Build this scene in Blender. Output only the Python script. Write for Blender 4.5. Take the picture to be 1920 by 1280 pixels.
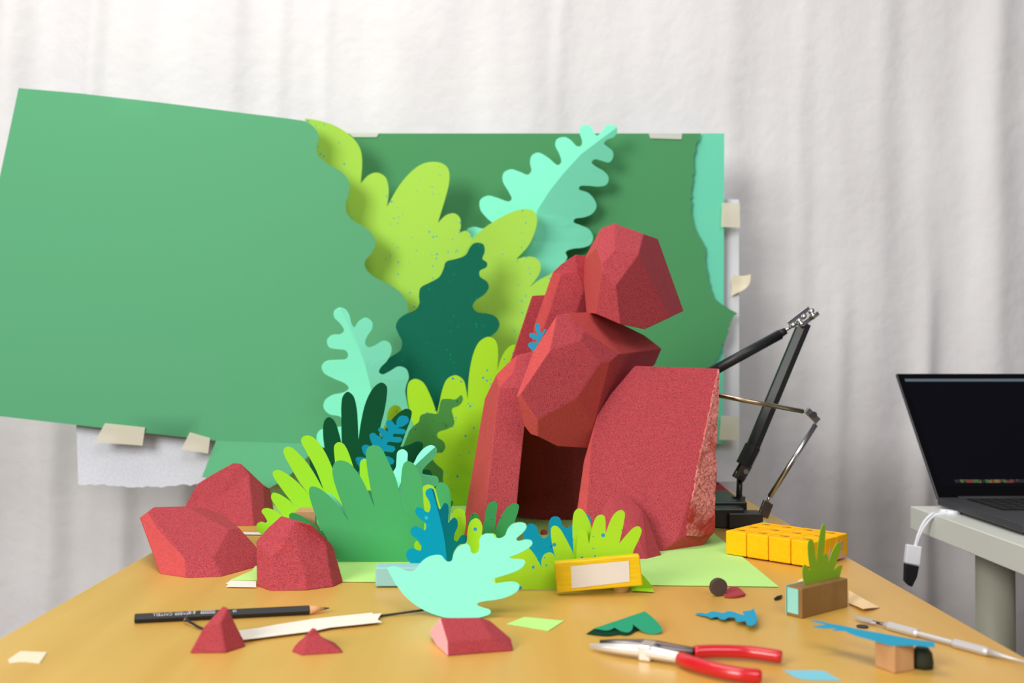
import bpy, bmesh, math, random
import numpy as np
from mathutils import Vector, Matrix, Euler, noise
from mathutils.geometry import delaunay_2d_cdt

for o in list(bpy.data.objects): bpy.data.objects.remove(o)
SC = bpy.context.scene
COL = SC.collection
random.seed(7)
R = math.radians

# ------------------------------------------------------------------ camera
T = 0.75                       # table top height
H = T + 0.229                  # lens height
FPX = 35.0 / 36.0 * 1920.0
cd = bpy.data.cameras.new('camera'); cam = bpy.data.objects.new('camera', cd); COL.objects.link(cam)
cam.location = (0, 0, H)
cam.rotation_euler = (R(90.92), 0, R(-0.95))
cd.lens = 35; cd.sensor_width = 36; cd.clip_start = 0.05
cd.dof.use_dof = True; cd.dof.focus_distance = 1.12; cd.dof.aperture_fstop = 5.6
SC.camera = cam
CR = cam.rotation_euler.to_matrix(); CP = Vector((0, 0, H))

# ------------------------------------------------------------------ light
w = bpy.data.worlds.new('room_light'); SC.world = w; w.use_nodes = True
w.node_tree.nodes['Background'].inputs[0].default_value = (0.95, 0.94, 1.0, 1)
w.node_tree.nodes['Background'].inputs[1].default_value = 0.16
def area(name, loc, target, sx, sy, power, col=(1, 1, 1)):
    ld = bpy.data.lights.new(name, 'AREA'); ld.shape = 'RECTANGLE'; ld.size = sx; ld.size_y = sy
    ld.energy = power; ld.color = col
    lo = bpy.data.objects.new(name, ld); COL.objects.link(lo); lo.location = loc
    lo.rotation_euler = (Vector(target) - Vector(loc)).to_track_quat('-Z', 'Y').to_euler()
    return lo
area('window_daylight', (-1.8, -1.15, 2.15), (0.0, 1.3, 0.95), 1.4, 1.3, 90, (1.0, 0.985, 0.96))
area('rear_fill_light', (0.75, -1.2, 2.9), (0.3, 1.6, 1.0), 1.5, 1.2, 34, (0.97, 0.98, 1.0))  # added overhead fill from behind the camera, brightens the right of the curtain
area('ceiling_softbox', (-0.45, 1.0, 2.75), (-.10, 1.45, 0.8), 1.1, .9, 20, (1.0, 0.98, 0.96))
SC.view_settings.view_transform = 'Standard'; SC.view_settings.look = 'None'
SC.view_settings.gamma = 1; SC.view_settings.use_curve_mapping = False
SC.view_settings.exposure = -0.12

# ------------------------------------------------------------------ pixel helpers
def ray(px, py):
    return CR @ Vector(((px - 960) / FPX, -(py - 640) / FPX, -1.0))
def at(px, py, Y):
    d = ray(px, py); return CP + d * (Y / d.y)
def tab(px, py, z=T):
    d = ray(px, py); return CP + d * ((z - H) / d.z)
def inter(px, py, P0, N):
    d = ray(px, py); return CP + d * ((Vector(P0) - CP).dot(N) / d.dot(N))
def fr(x0, y0, s):                       # close-up reading -> photo pixels
    return lambda pts: [((p[0] / s + x0), (p[1] / s + y0)) + tuple(p[2:]) for p in pts]

# ------------------------------------------------------------------ materials
def lin(c):
    return tuple(((v / 255) / 12.92 if v / 255 <= .04045 else ((v / 255 + .055) / 1.055) ** 2.4) for v in c) + (1,)
def newmat(name):
    m = bpy.data.materials.new(name); m.use_nodes = True
    return m, m.node_tree, m.node_tree.nodes['Principled BSDF']
def N(nt, typ, **kw):
    n = nt.nodes.new(typ)
    for k, v in kw.items(): setattr(n, k, v)
    return n
def plain(name, rgb, rough=0.5, metal=0.0, spec=0.5, coat=0.0):
    m, nt, b = newmat(name)
    b.inputs['Base Color'].default_value = lin(rgb); b.inputs['Roughness'].default_value = rough
    b.inputs['Metallic'].default_value = metal; b.inputs['Specular IOR Level'].default_value = spec
    b.inputs['Coat Weight'].default_value = coat
    tc = N(nt, 'ShaderNodeTexCoord'); no = N(nt, 'ShaderNodeTexNoise'); no.inputs['Scale'].default_value = 300
    bp = N(nt, 'ShaderNodeBump'); bp.inputs['Strength'].default_value = .04; bp.inputs['Distance'].default_value = .001
    nt.links.new(tc.outputs['Object'], no.inputs['Vector']); nt.links.new(no.outputs['Fac'], bp.inputs['Height'])
    nt.links.new(bp.outputs['Normal'], b.inputs['Normal'])
    return m
def paper_mat(name, rgb, dots=None, dot_scale=90, dot_amt=.35, dot_r=.16):
    m, nt, b = newmat(name); L = nt.links.new
    b.inputs['Roughness'].default_value = .85; b.inputs['Specular IOR Level'].default_value = .12
    tc = N(nt, 'ShaderNodeTexCoord')
    no = N(nt, 'ShaderNodeTexNoise'); no.inputs['Scale'].default_value = 900; no.inputs['Detail'].default_value = 3
    L(tc.outputs['Object'], no.inputs['Vector'])
    mx = N(nt, 'ShaderNodeMix', data_type='RGBA')
    c = lin(rgb); d = tuple(v * .93 for v in c[:3]) + (1,)
    mx.inputs[6].default_value = d; mx.inputs[7].default_value = tuple(min(1, v * 1.05) for v in c[:3]) + (1,)
    L(no.outputs['Fac'], mx.inputs[0]); out = mx.outputs[2]
    if dots:
        vo = N(nt, 'ShaderNodeTexVoronoi'); vo.inputs['Scale'].default_value = dot_scale
        L(tc.outputs['Object'], vo.inputs['Vector'])
        sep = N(nt, 'ShaderNodeSeparateColor'); L(vo.outputs['Color'], sep.inputs[0])
        # radius differs per dot; big noise gathers the dots in sprays
        ra = N(nt, 'ShaderNodeMath', operation='MULTIPLY'); L(sep.outputs[0], ra.inputs[0]); ra.inputs[1].default_value = dot_r * 1.6
        lt = N(nt, 'ShaderNodeMath', operation='LESS_THAN'); L(vo.outputs['Distance'], lt.inputs[0]); L(ra.outputs[0], lt.inputs[1])
        cl = N(nt, 'ShaderNodeTexNoise'); cl.inputs['Scale'].default_value = 14; L(tc.outputs['Object'], cl.inputs['Vector'])
        ad = N(nt, 'ShaderNodeMath', operation='MULTIPLY_ADD'); L(cl.outputs['Fac'], ad.inputs[0]); ad.inputs[1].default_value = 1.6; ad.inputs[2].default_value = -.8 + dot_amt
        l2 = N(nt, 'ShaderNodeMath', operation='LESS_THAN'); L(sep.outputs[1], l2.inputs[0]); L(ad.outputs[0], l2.inputs[1])
        mu = N(nt, 'ShaderNodeMath', operation='MULTIPLY'); L(lt.outputs[0], mu.inputs[0]); L(l2.outputs[0], mu.inputs[1])
        m2 = N(nt, 'ShaderNodeMix', data_type='RGBA'); L(mu.outputs[0], m2.inputs[0]); L(out, m2.inputs[6]); m2.inputs[7].default_value = lin(dots)
        out = m2.outputs[2]
    L(out, b.inputs['Base Color'])
    bp = N(nt, 'ShaderNodeBump'); bp.inputs['Strength'].default_value = .06; bp.inputs['Distance'].default_value = .0006
    L(no.outputs['Fac'], bp.inputs['Height']); L(bp.outputs['Normal'], b.inputs['Normal'])
    return m
def foam_mat(name, rgb, dark, scale=900, bump=.5, blotch=None):
    m, nt, b = newmat(name); L = nt.links.new
    b.inputs['Roughness'].default_value = .8; b.inputs['Specular IOR Level'].default_value = .2
    tc = N(nt, 'ShaderNodeTexCoord')
    no = N(nt, 'ShaderNodeTexNoise'); no.inputs['Scale'].default_value = scale; no.inputs['Detail'].default_value = 4; no.inputs['Roughness'].default_value = .7
    L(tc.outputs['Object'], no.inputs['Vector'])
    rp = N(nt, 'ShaderNodeValToRGB'); rp.color_ramp.elements[0].position = .36; rp.color_ramp.elements[1].position = .56
    rp.color_ramp.elements[0].color = lin(dark); rp.color_ramp.elements[1].color = lin(rgb)
    L(no.outputs['Fac'], rp.inputs[0]); out = rp.outputs[0]
    n2 = N(nt, 'ShaderNodeTexNoise'); n2.inputs['Scale'].default_value = 22; n2.inputs['Detail'].default_value = 3
    L(tc.outputs['Object'], n2.inputs['Vector'])
    if blotch:
        r2 = N(nt, 'ShaderNodeValToRGB'); r2.color_ramp.elements[0].position = .5; r2.color_ramp.elements[1].position = .62
        r2.color_ramp.elements[0].color = (0, 0, 0, 1); r2.color_ramp.elements[1].color = (1, 1, 1, 1); L(n2.outputs['Fac'], r2.inputs[0])
        m2 = N(nt, 'ShaderNodeMix', data_type='RGBA'); L(r2.outputs[0], m2.inputs[0]); L(out, m2.inputs[6]); m2.inputs[7].default_value = lin(blotch); out = m2.outputs[2]
    L(out, b.inputs['Base Color'])
    bp = N(nt, 'ShaderNodeBump'); bp.inputs['Strength'].default_value = bump; bp.inputs['Distance'].default_value = .0012
    L(no.outputs['Fac'], bp.inputs['Height']); L(bp.outputs['Normal'], b.inputs['Normal'])
    return m
def wood_mat(name, rgb, dark, rough=.5, grain=(1, 14, 14), scale=6, coat=0.0, spec=.5):
    m, nt, b = newmat(name); L = nt.links.new
    tc = N(nt, 'ShaderNodeTexCoord'); mp = N(nt, 'ShaderNodeMapping'); mp.inputs['Scale'].default_value = grain
    L(tc.outputs['Object'], mp.inputs[0])
    no = N(nt, 'ShaderNodeTexNoise'); no.inputs['Scale'].default_value = scale; no.inputs['Detail'].default_value = 6
    L(mp.outputs[0], no.inputs['Vector'])
    rp = N(nt, 'ShaderNodeValToRGB'); rp.color_ramp.elements[0].position = .3; rp.color_ramp.elements[1].position = .7
    rp.color_ramp.elements[0].color = lin(dark); rp.color_ramp.elements[1].color = lin(rgb)
    L(no.outputs['Fac'], rp.inputs[0]); L(rp.outputs[0], b.inputs['Base Color'])
    b.inputs['Roughness'].default_value = rough; b.inputs['Coat Weight'].default_value = coat; b.inputs['Coat Roughness'].default_value = .35
    b.inputs['Specular IOR Level'].default_value = spec
    bp = N(nt, 'ShaderNodeBump'); bp.inputs['Strength'].default_value = .06; bp.inputs['Distance'].default_value = .001
    L(no.outputs['Fac'], bp.inputs['Height']); L(bp.outputs['Normal'], b.inputs['Normal'])
    return m
def tape_mat(name, rgb, alpha):
    m, nt, b = newmat(name); L = nt.links.new
    b.inputs['Roughness'].default_value = .6; b.inputs['Base Color'].default_value = lin(rgb)
    tr = N(nt, 'ShaderNodeBsdfTransparent'); mx = N(nt, 'ShaderNodeMixShader')
    no = N(nt, 'ShaderNodeTexNoise'); no.inputs['Scale'].default_value = 120
    ma = N(nt, 'ShaderNodeMath', operation='MULTIPLY_ADD'); L(no.outputs['Fac'], ma.inputs[0]); ma.inputs[1].default_value = .2; ma.inputs[2].default_value = alpha - .1
    L(ma.outputs[0], mx.inputs[0]); L(tr.outputs[0], mx.inputs[1]); L(b.outputs[0], mx.inputs[2])
    L(mx.outputs[0], nt.nodes['Material Output'].inputs[0])
    return m

M = {}
M['green'] = paper_mat('green_card', (92, 166, 120))
M['green_back'] = paper_mat('deep_green_card', (80, 150, 98))
M['mint_card'] = paper_mat('mint_card', (112, 214, 180))
M['mint'] = paper_mat('mint_paper', (132, 238, 200))
M['mint_dark'] = paper_mat('mint_paper_shade', (118, 222, 178))
M['mint_front'] = paper_mat('pale_mint_paper', (132, 230, 192))
M['lime'] = paper_mat('lime_paper', (166, 214, 80), dots=(90, 170, 170), dot_scale=150, dot_amt=.4, dot_r=.19)
M['lime_bright'] = paper_mat('bright_lime_paper', (158, 226, 48))
M['lime_dots'] = paper_mat('spotted_lime_paper', (168, 220, 44), dots=(50, 150, 190), dot_scale=150, dot_amt=.3, dot_r=.19)
M['base_lime'] = paper_mat('pale_lime_paper', (188, 236, 136))
M['teal'] = paper_mat('dark_teal_paper', (18, 108, 84), dots=(10, 145, 105), dot_scale=170, dot_amt=.35, dot_r=.16)
M['olive'] = paper_mat('moss_green_paper', (72, 140, 66), dots=(36, 84, 42), dot_scale=180, dot_amt=.4, dot_r=.18)
M['forest'] = paper_mat('forest_green_paper', (8, 78, 46))
M['grass'] = paper_mat('grass_green_paper', (78, 172, 106))
M['leafgreen'] = paper_mat('spotted_green_paper', (62, 148, 84), dots=(30, 96, 60), dot_scale=230, dot_amt=.5, dot_r=.2)
M['blue'] = paper_mat('peacock_blue_paper', (0, 152, 182), dots=(60, 180, 205), dot_scale=120, dot_amt=.2, dot_r=.16)
M['blue_dark'] = paper_mat('blue_paper', (10, 142, 174), dots=(6, 110, 145), dot_scale=230, dot_amt=.4, dot_r=.2)
M['blue_light'] = paper_mat('sky_blue_paper', (48, 154, 186))
M['pale_blue'] = paper_mat('pale_blue_paper', (130, 198, 214))
M['teal_scrap'] = paper_mat('teal_scrap_paper', (45, 148, 108))
M['teal_scrap_shadow'] = paper_mat('teal_scrap_inner_shadow', (8, 58, 38))  # same green paper, darkened to paint in the shadow inside the fold
M['cream'] = paper_mat('cream_paper', (240, 208, 158))
M['tuft'] = paper_mat('olive_lime_paper', (140, 184, 44))
M['pale_aqua'] = paper_mat('pale_aqua_paper', (150, 214, 202))
M['maroon'] = paper_mat('maroon_card', (140, 36, 46))
M['red'] = foam_mat('red_painted_foam', (194, 76, 82), (126, 42, 54))
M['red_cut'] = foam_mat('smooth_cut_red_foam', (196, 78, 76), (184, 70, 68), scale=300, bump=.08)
M['red_small'] = foam_mat('red_painted_foam_smooth', (178, 70, 76), (150, 52, 60), bump=.2)
M['torn'] = foam_mat('torn_pink_foam', (222, 142, 134), (160, 70, 66), scale=330, bump=1.0, blotch=(168, 60, 48))
M['pink_face'] = foam_mat('bare_pink_foam', (240, 180, 186), (228, 160, 168), bump=.2)
M['styro'] = foam_mat('white_foam', (226, 229, 236), (214, 217, 226), scale=260, bump=.25)
M['board'] = plain('white_board', (225, 226, 230), .7)
M['table'] = wood_mat('varnished_beech', (216, 171, 82), (206, 157, 66), rough=.45, grain=(9, 1, 1), scale=3, coat=.3)
M['block'] = wood_mat('beech_block', (206, 160, 112), (186, 138, 92), rough=.7, grain=(3, 3, 1), scale=20)
M['block_grey'] = wood_mat('weathered_wood_block', (150, 116, 62), (134, 98, 50), rough=.6, grain=(3, 3, 1), scale=20)
M['yellow_block'] = wood_mat('yellow_painted_wood', (240, 200, 10), (226, 182, 4), rough=.45, grain=(2, 2, 14), scale=30)
M['blue_block'] = plain('pale_blue_block', (146, 198, 196), .8)
M['peg'] = wood_mat('pale_wood_peg', (236, 208, 150), (222, 190, 128), rough=.6)
M['sticker'] = paper_mat('worn_white_sticker', (226, 218, 208), dots=(120, 110, 100), dot_scale=160, dot_amt=.02, dot_r=.2)
M['cube'] = foam_mat('yellow_rubber', (255, 192, 4), (250, 178, 2), scale=500, bump=.3)
M['cube_mark'] = plain('burnt_orange_mark', (176, 84, 10), .8)
M['pinkmark'] = plain('pink_mark', (222, 150, 160), .8)
M['torn_paper'] = paper_mat('torn_beige_sticker', (222, 176, 146))
M['black'] = plain('black_steel', (30, 32, 31), .4, .0, .5)
M['blackrod'] = plain('black_anodised_rod', (26, 28, 30), .45)
M['steel'] = plain('steel', (186, 184, 186), .25, 1.0)
M['steel_dark'] = plain('dark_steel', (105, 98, 98), .35, 1.0)
M['probe'] = plain('satin_tool_steel', (206, 204, 204), .5, .55)
M['brass'] = plain('warm_steel_rod', (190, 172, 150), .28, 1.0)
M['socket'] = plain('black_socket', (12, 12, 14), .5)
M['red_grip'] = plain('red_vinyl_grip', (200, 22, 34), .28, 0, .5, .4)
M['plier_steel'] = plain('polished_plier_steel', (226, 225, 222), .38, .7)
M['pencil'] = plain('black_pencil_paint', (24, 24, 28), .5)
M['pencil_wood'] = plain('sharpened_cedar', (214, 160, 112), .7)
M['graphite'] = plain('graphite', (60, 56, 58), .45)
M['silver_ink'] = plain('silver_lettering', (205, 205, 210), .5)
M['magnet'] = plain('dark_magnet', (74, 60, 52), .6)
M['wire'] = plain('black_wire', (30, 26, 26), .5)
M['tape'] = tape_mat('masking_tape', (232, 226, 204), .62)
M['tape_clear'] = tape_mat('frosted_tape', (222, 226, 214), .7)
M['tape_table'] = tape_mat('cream_masking_tape', (240, 230, 200), .88)
M['tape_white'] = plain('white_masking_tape', (240, 232, 218), .7)
M['desk'] = plain('white_desk_lacquer', (220, 221, 212), .4)
M['deskleg'] = plain('grey_desk_leg', (176, 176, 160), .5)
M['lap'] = plain('space_grey_aluminium', (78, 76, 82), .45, .6)
M['lapside'] = plain('dark_grey_aluminium', (64, 63, 68), .5, .3)
M['bezel'] = plain('black_glass_bezel', (5, 5, 7), .35, 0, .12)
M['keys'] = plain('black_keys', (14, 14, 16), .6)
M['cable'] = plain('white_cable', (232, 232, 238), .4)
M['plug'] = plain('black_plug', (20, 22, 28), .45)
M['floor'] = wood_mat('floor_boards', (120, 96, 80), (96, 76, 62), rough=.6, grain=(8, 1, 1), scale=2)
M['wall'] = plain('white_wall_paint', (214, 212, 208), .9)

def screen_mat():
    m, nt, b = newmat('laptop_display'); L = nt.links.new
    b.inputs['Base Color'].default_value = (.002, .002, .003, 1); b.inputs['Roughness'].default_value = .4; b.inputs['Specular IOR Level'].default_value = .06
    b.inputs['Emission Color'].default_value = lin((20, 18, 34)); b.inputs['Emission Strength'].default_value = .2
    return m
M['screen'] = screen_mat()
def glow(name, rgb, st=1.0):
    m, nt, b = newmat(name); b.inputs['Base Color'].default_value = (.01, .01, .01, 1); b.inputs['Roughness'].default_value = .4
    b.inputs['Emission Color'].default_value = lin(rgb); b.inputs['Emission Strength'].default_value = st
    return m
M['menubar'] = glow('menu_bar_light', (88, 102, 112))
def timeline_mat():
    m, nt, b = newmat('timeline_light'); L = nt.links.new
    b.inputs['Base Color'].default_value = (.005, .005, .005, 1)
    tc = N(nt, 'ShaderNodeTexCoord'); mp = N(nt, 'ShaderNodeMapping'); mp.inputs['Scale'].default_value = (260, 120, 120); L(tc.outputs['Object'], mp.inputs[0])
    vo = N(nt, 'ShaderNodeTexVoronoi'); vo.inputs['Scale'].default_value = 1.0; L(mp.outputs[0], vo.inputs['Vector'])
    rp = N(nt, 'ShaderNodeValToRGB'); rp.color_ramp.interpolation = 'CONSTANT'
    sp = N(nt, 'ShaderNodeSeparateColor'); L(vo.outputs['Color'], sp.inputs[0]); L(sp.outputs[0], rp.inputs[0])
    e = rp.color_ramp.elements; e[0].color = (.004, .004, .004, 1); e[1].position = .35; e[1].color = lin((50, 110, 50))
    x = e.new(.6); x.color = lin((120, 50, 40)); x = e.new(.82); x.color = lin((120, 110, 50))
    L(rp.outputs[0], b.inputs['Emission Color']); b.inputs['Emission Strength'].default_value = .8
    return m
M['timeline'] = timeline_mat()
def curtain_mat():
    m, nt, b = newmat('white_muslin'); L = nt.links.new
    b.inputs['Roughness'].default_value = .95; b.inputs['Specular IOR Level'].default_value = .05
    tc = N(nt, 'ShaderNodeTexCoord')
    no = N(nt, 'ShaderNodeTexNoise'); no.inputs['Scale'].default_value = 7; no.inputs['Detail'].default_value = 5
    mp = N(nt, 'ShaderNodeMapping'); mp.inputs['Scale'].default_value = (1, 1, .35); L(tc.outputs['Object'], mp.inputs[0]); L(mp.outputs[0], no.inputs['Vector'])
    rp = N(nt, 'ShaderNodeValToRGB'); rp.color_ramp.elements[0].position = .3; rp.color_ramp.elements[1].position = .75
    rp.color_ramp.elements[0].color = lin((218, 215, 216)); rp.color_ramp.elements[1].color = lin((231, 229, 228))
    L(no.outputs['Fac'], rp.inputs[0]); L(rp.outputs[0], b.inputs['Base Color'])
    n2 = N(nt, 'ShaderNodeTexNoise'); n2.inputs['Scale'].default_value = 34; n2.inputs['Detail'].default_value = 5; L(tc.outputs['Object'], n2.inputs['Vector'])
    bp = N(nt, 'ShaderNodeBump'); bp.inputs['Strength'].default_value = .35; bp.inputs['Distance'].default_value = .006
    L(n2.outputs['Fac'], bp.inputs['Height'])
    n3 = N(nt, 'ShaderNodeTexNoise'); n3.inputs['Scale'].default_value = 420; L(tc.outputs['Object'], n3.inputs['Vector'])
    b2 = N(nt, 'ShaderNodeBump'); b2.inputs['Strength'].default_value = .25; b2.inputs['Distance'].default_value = .001
    L(n3.outputs['Fac'], b2.inputs['Height']); L(bp.outputs['Normal'], b2.inputs['Normal'])
    L(b2.outputs['Normal'], b.inputs['Normal'])
    return m
M['curtain'] = curtain_mat()

# ------------------------------------------------------------------ object helpers
def origin_of(o):
    p = Vector((0, 0, 0))
    while o: p += o.location; o = o.parent
    return p
def mk(name, verts, faces, mats, parent=None, mi=None, smooth=None, origin=None):
    vs = [Vector(v) for v in verts]
    if parent: og = origin_of(parent)
    elif origin is not None: og = Vector(origin)
    else:
        og = Vector((sum(v.x for v in vs) / len(vs), sum(v.y for v in vs) / len(vs), min(v.z for v in vs)))
    me = bpy.data.meshes.new(name); me.from_pydata([v - og for v in vs], [], [list(f) for f in faces]); me.update()
    for m in (mats if isinstance(mats, (list, tuple)) else [mats]): me.materials.append(m)
    if mi: 
        for p, i in zip(me.polygons, mi): p.material_index = i
    if smooth is not None:
        for p in me.polygons: p.use_smooth = bool(smooth if isinstance(smooth, bool) else smooth[p.index])
    o = bpy.data.objects.new(name, me); COL.objects.link(o)
    if parent: o.parent = parent
    else: o.location = og
    return o
def tag(o, label=None, cat=None, group=None, kind=None):
    if label: o['label'] = label
    if cat: o['category'] = cat
    if group: o['group'] = group
    if kind: o['kind'] = kind
    return o
def thing(name, loc, label, cat, group=None):
    o = bpy.data.objects.new(name, None); COL.objects.link(o); o.location = loc; o.empty_display_size = .02
    return tag(o, label, cat, group)
def recalc(o):
    bm = bmesh.new(); bm.from_mesh(o.data); bmesh.ops.recalc_face_normals(bm, faces=bm.faces); bm.to_mesh(o.data); bm.free(); return o
def bevel(o, wd, seg=2, ang=20):
    b = o.modifiers.new('bevel', 'BEVEL'); b.width = wd; b.segments = seg; b.limit_method = 'ANGLE'; b.angle_limit = R(ang); return o
def boxgeo(c, size, rot=None):
    V = []
    for x in (-.5, .5):
        for y in (-.5, .5):
            for z in (-.5, .5):
                v = Vector((x * size[0], y * size[1], z * size[2]))
                if rot is not None: v = rot @ v
                V.append(Vector(c) + v)
    return V, [(0, 1, 3, 2), (4, 6, 7, 5), (0, 4, 5, 1), (2, 3, 7, 6), (0, 2, 6, 4), (1, 5, 7, 3)]
def box(name, c, size, mat, parent=None, rot=None, bev=.001, seg=2, **kw):
    V, F = boxgeo(c, size, rot); o = mk(name, V, F, mat, parent, **kw); recalc(o)
    if bev: bevel(o, bev, seg)
    return o
def tubegeo(pts, rad, n=12, cap=True):
    pts = [Vector(p) for p in pts]; V = []; F = []
    rads = rad if isinstance(rad, (list, tuple)) else [rad] * len(pts)
    prev = None
    for i, p in enumerate(pts):
        t = (pts[min(i + 1, len(pts) - 1)] - pts[max(i - 1, 0)]).normalized()
        if prev is None:
            a = Vector((0, 0, 1)) if abs(t.z) < .9 else Vector((1, 0, 0)); u = t.cross(a).normalized()
        else: u = (prev - t * prev.dot(t)).normalized()
        prev = u; v = t.cross(u)
        for k in range(n):
            an = 2 * math.pi * k / n; V.append(p + (u * math.cos(an) + v * math.sin(an)) * rads[i])
    for i in range(len(pts) - 1):
        for k in range(n):
            F.append((i * n + k, i * n + (k + 1) % n, (i + 1) * n + (k + 1) % n, (i + 1) * n + k))
    if cap: F.append(tuple(range(n - 1, -1, -1))); F.append(tuple((len(pts) - 1) * n + k for k in range(n)))
    return V, F
def tube(name, pts, rad, mat, parent=None, n=12, smooth=True, **kw):
    V, F = tubegeo(pts, rad, n); sm = [smooth and len(f) == 4 for f in F]
    return recalc(mk(name, V, F, mat, parent, smooth=sm, **kw))
def spline(pts, k=8):
    pts = [Vector(p) for p in pts]; out = []
    for i in range(len(pts) - 1):
        p0 = pts[max(i - 1, 0)]; p1 = pts[i]; p2 = pts[i + 1]; p3 = pts[min(i + 2, len(pts) - 1)]
        for j in range(k):
            t = j / k; out.append(.5 * ((2 * p1) + (p2 - p0) * t + (2 * p0 - 5 * p1 + 4 * p2 - p3) * t * t + (3 * p1 - p0 - 3 * p2 + p3) * t ** 3))
    out.append(pts[-1]); return out

def outline(pts, k=6):
    """closed smooth curve through pixel points; a third value marks a sharp corner"""
    n = len(pts); out = []
    P = [Vector((p[0], p[1])) for p in pts]; C = [len(p) > 2 for p in pts]
    for i in range(n):
        p1, p2 = P[i], P[(i + 1) % n]
        p0 = p1 - (p2 - p1) if C[i] else P[i - 1]
        p3 = p2 + (p2 - p1) if C[(i + 1) % n] else P[(i + 2) % n]
        d = max((p2 - p1).length, 1e-6)
        m1 = (p2 - p0) / ((p1 - p0).length + d) * d
        m2 = (p3 - p1) / ((p3 - p2).length + d) * d
        kk = 1 if (C[i] and C[(i + 1) % n]) else k
        for j in range(kk):
            t = j / kk
            out.append((2 * t**3 - 3 * t**2 + 1) * p1 + (t**3 - 2 * t**2 + t) * m1 + (-2 * t**3 + 3 * t**2) * p2 + (t**3 - t**2) * m2)
    return out
def inside(x, y, poly):
    c = False; n = len(poly); j = n - 1
    for i in range(n):
        a, b = poly[i], poly[j]
        if (a[1] > y) != (b[1] > y) and x < (b[0] - a[0]) * (y - a[1]) / (b[1] - a[1] + 1e-12) + a[0]: c = not c
        j = i
    return c
def sheet(name, pts, fn, mat, parent=None, thick=.0005, k=6, grid=0, fold=None, smooth=False, backmat=None, foldmat=None, **kw):
    """thin card cut along a traced outline; fn(px,py) -> world point; fold = pixel polyline; grid = inner spacing in px"""
    ol = outline(pts, k); P = [tuple(p) for p in ol]; n = len(P)
    edges = []; 
    verts2 = [Vector(p) for p in P]
    if grid:
        xs = [p[0] for p in P]; ys = [p[1] for p in P]
        y = min(ys) + grid * .5
        while y < max(ys):
            x = min(xs) + grid * .5
            while x < max(xs):
                if inside(x, y, P): verts2.append(Vector((x, y)))
                x += grid
            y += grid
    if fold:
        b0 = len(verts2); fl = []
        for i in range(len(fold) - 1):
            a, b = Vector(fold[i]), Vector(fold[i + 1])
            for j in range(6): fl.append(a.lerp(b, j / 6))
        fl.append(Vector(fold[-1])); fl = [q for q in fl if inside(q.x, q.y, P)]
        verts2 += fl; edges = [(b0 + i, b0 + i + 1) for i in range(len(fl) - 1)]
    r = delaunay_2d_cdt(verts2, edges, [list(range(n))], 1, 1e-4)
    vo, fo = r[0], r[2]
    W = [fn(v.x, v.y) for v in vo]
    fs = []
    for f in fo:
        a, b, c = (W[i] for i in f[:3]); nn = (b - a).cross(c - a)
        cen = sum((W[i] for i in f), Vector()) / len(f)
        fs.append(tuple(f) if nn.dot(CP - cen) > 0 else tuple(reversed(f)))
    # vertex normals
    VN = [Vector() for _ in W]
    for f in fs:
        nn = (W[f[1]] - W[f[0]]).cross(W[f[2]] - W[f[0]])
        for i in f: VN[i] += nn
    VN = [v.normalized() if v.length > 0 else Vector((0, -1, 0)) for v in VN]
    nv = len(W); V = list(W) + [W[i] - VN[i] * thick for i in range(nv)]
    F = list(fs) + [tuple(nv + i for i in reversed(f)) for f in fs]
    mi = []
    for f in fs:
        m_ = 0
        if foldmat is not None and fold:
            c = sum((Vector(vo[i]) for i in f), Vector((0, 0))) / len(f)
            if side(c, fold) > 0: m_ = 1
        mi.append(m_)
    nb = 2 if backmat is not None and foldmat is None else 0
    mi += [(1 if backmat is not None else m_) for m_ in mi[:len(fs)]]
    ec = {}
    for f in fs:
        for i in range(len(f)):
            e = (f[i], f[(i + 1) % len(f)]); ec[e] = 1
    rim0 = len(F)
    for (a, b) in list(ec):
        if (b, a) not in ec:
            q = len(V); V += [W[a], W[b], W[b] - VN[b] * thick, W[a] - VN[a] * thick]
            F.append((q + 1, q, q + 3, q + 2)); mi.append(0)
    mats = [mat] + ([foldmat] if foldmat is not None else ([backmat] if backmat is not None else []))
    sm = [bool(smooth) and i < rim0 for i in range(len(F))]
    return mk(name, V, F, mats, parent, mi=mi, smooth=sm, **kw)
def side(p, line):
    best = 1e18; s = 0
    for i in range(len(line) - 1):
        a, b = Vector(line[i]), Vector(line[i + 1]); ab = b - a
        t = max(0, min(1, (p - a).dot(ab) / ab.length_squared)); q = a + ab * t; d = (p - q).length
        cr = ab.x * (p.y - a.y) - ab.y * (p.x - a.x)
        if d < best: best = d; s = math.copysign(d, cr)
    return s
def flatY(Y, x0=0, kx=0, y0=0, ky=0):
    return lambda x, y: at(x, y, Y + kx * (x - x0) + ky * (y - y0))
def foldY(Y, line, kl, kr, ky=0, y0=0):
    """depth falls back from (or comes forward of) a fold line; kl / kr metres per pixel on either side"""
    def f(x, y):
        s = side(Vector((x, y)), line)
        return at(x, y, Y + (kl if s < 0 else kr) * abs(s) + ky * (y - y0))
    return f

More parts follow.
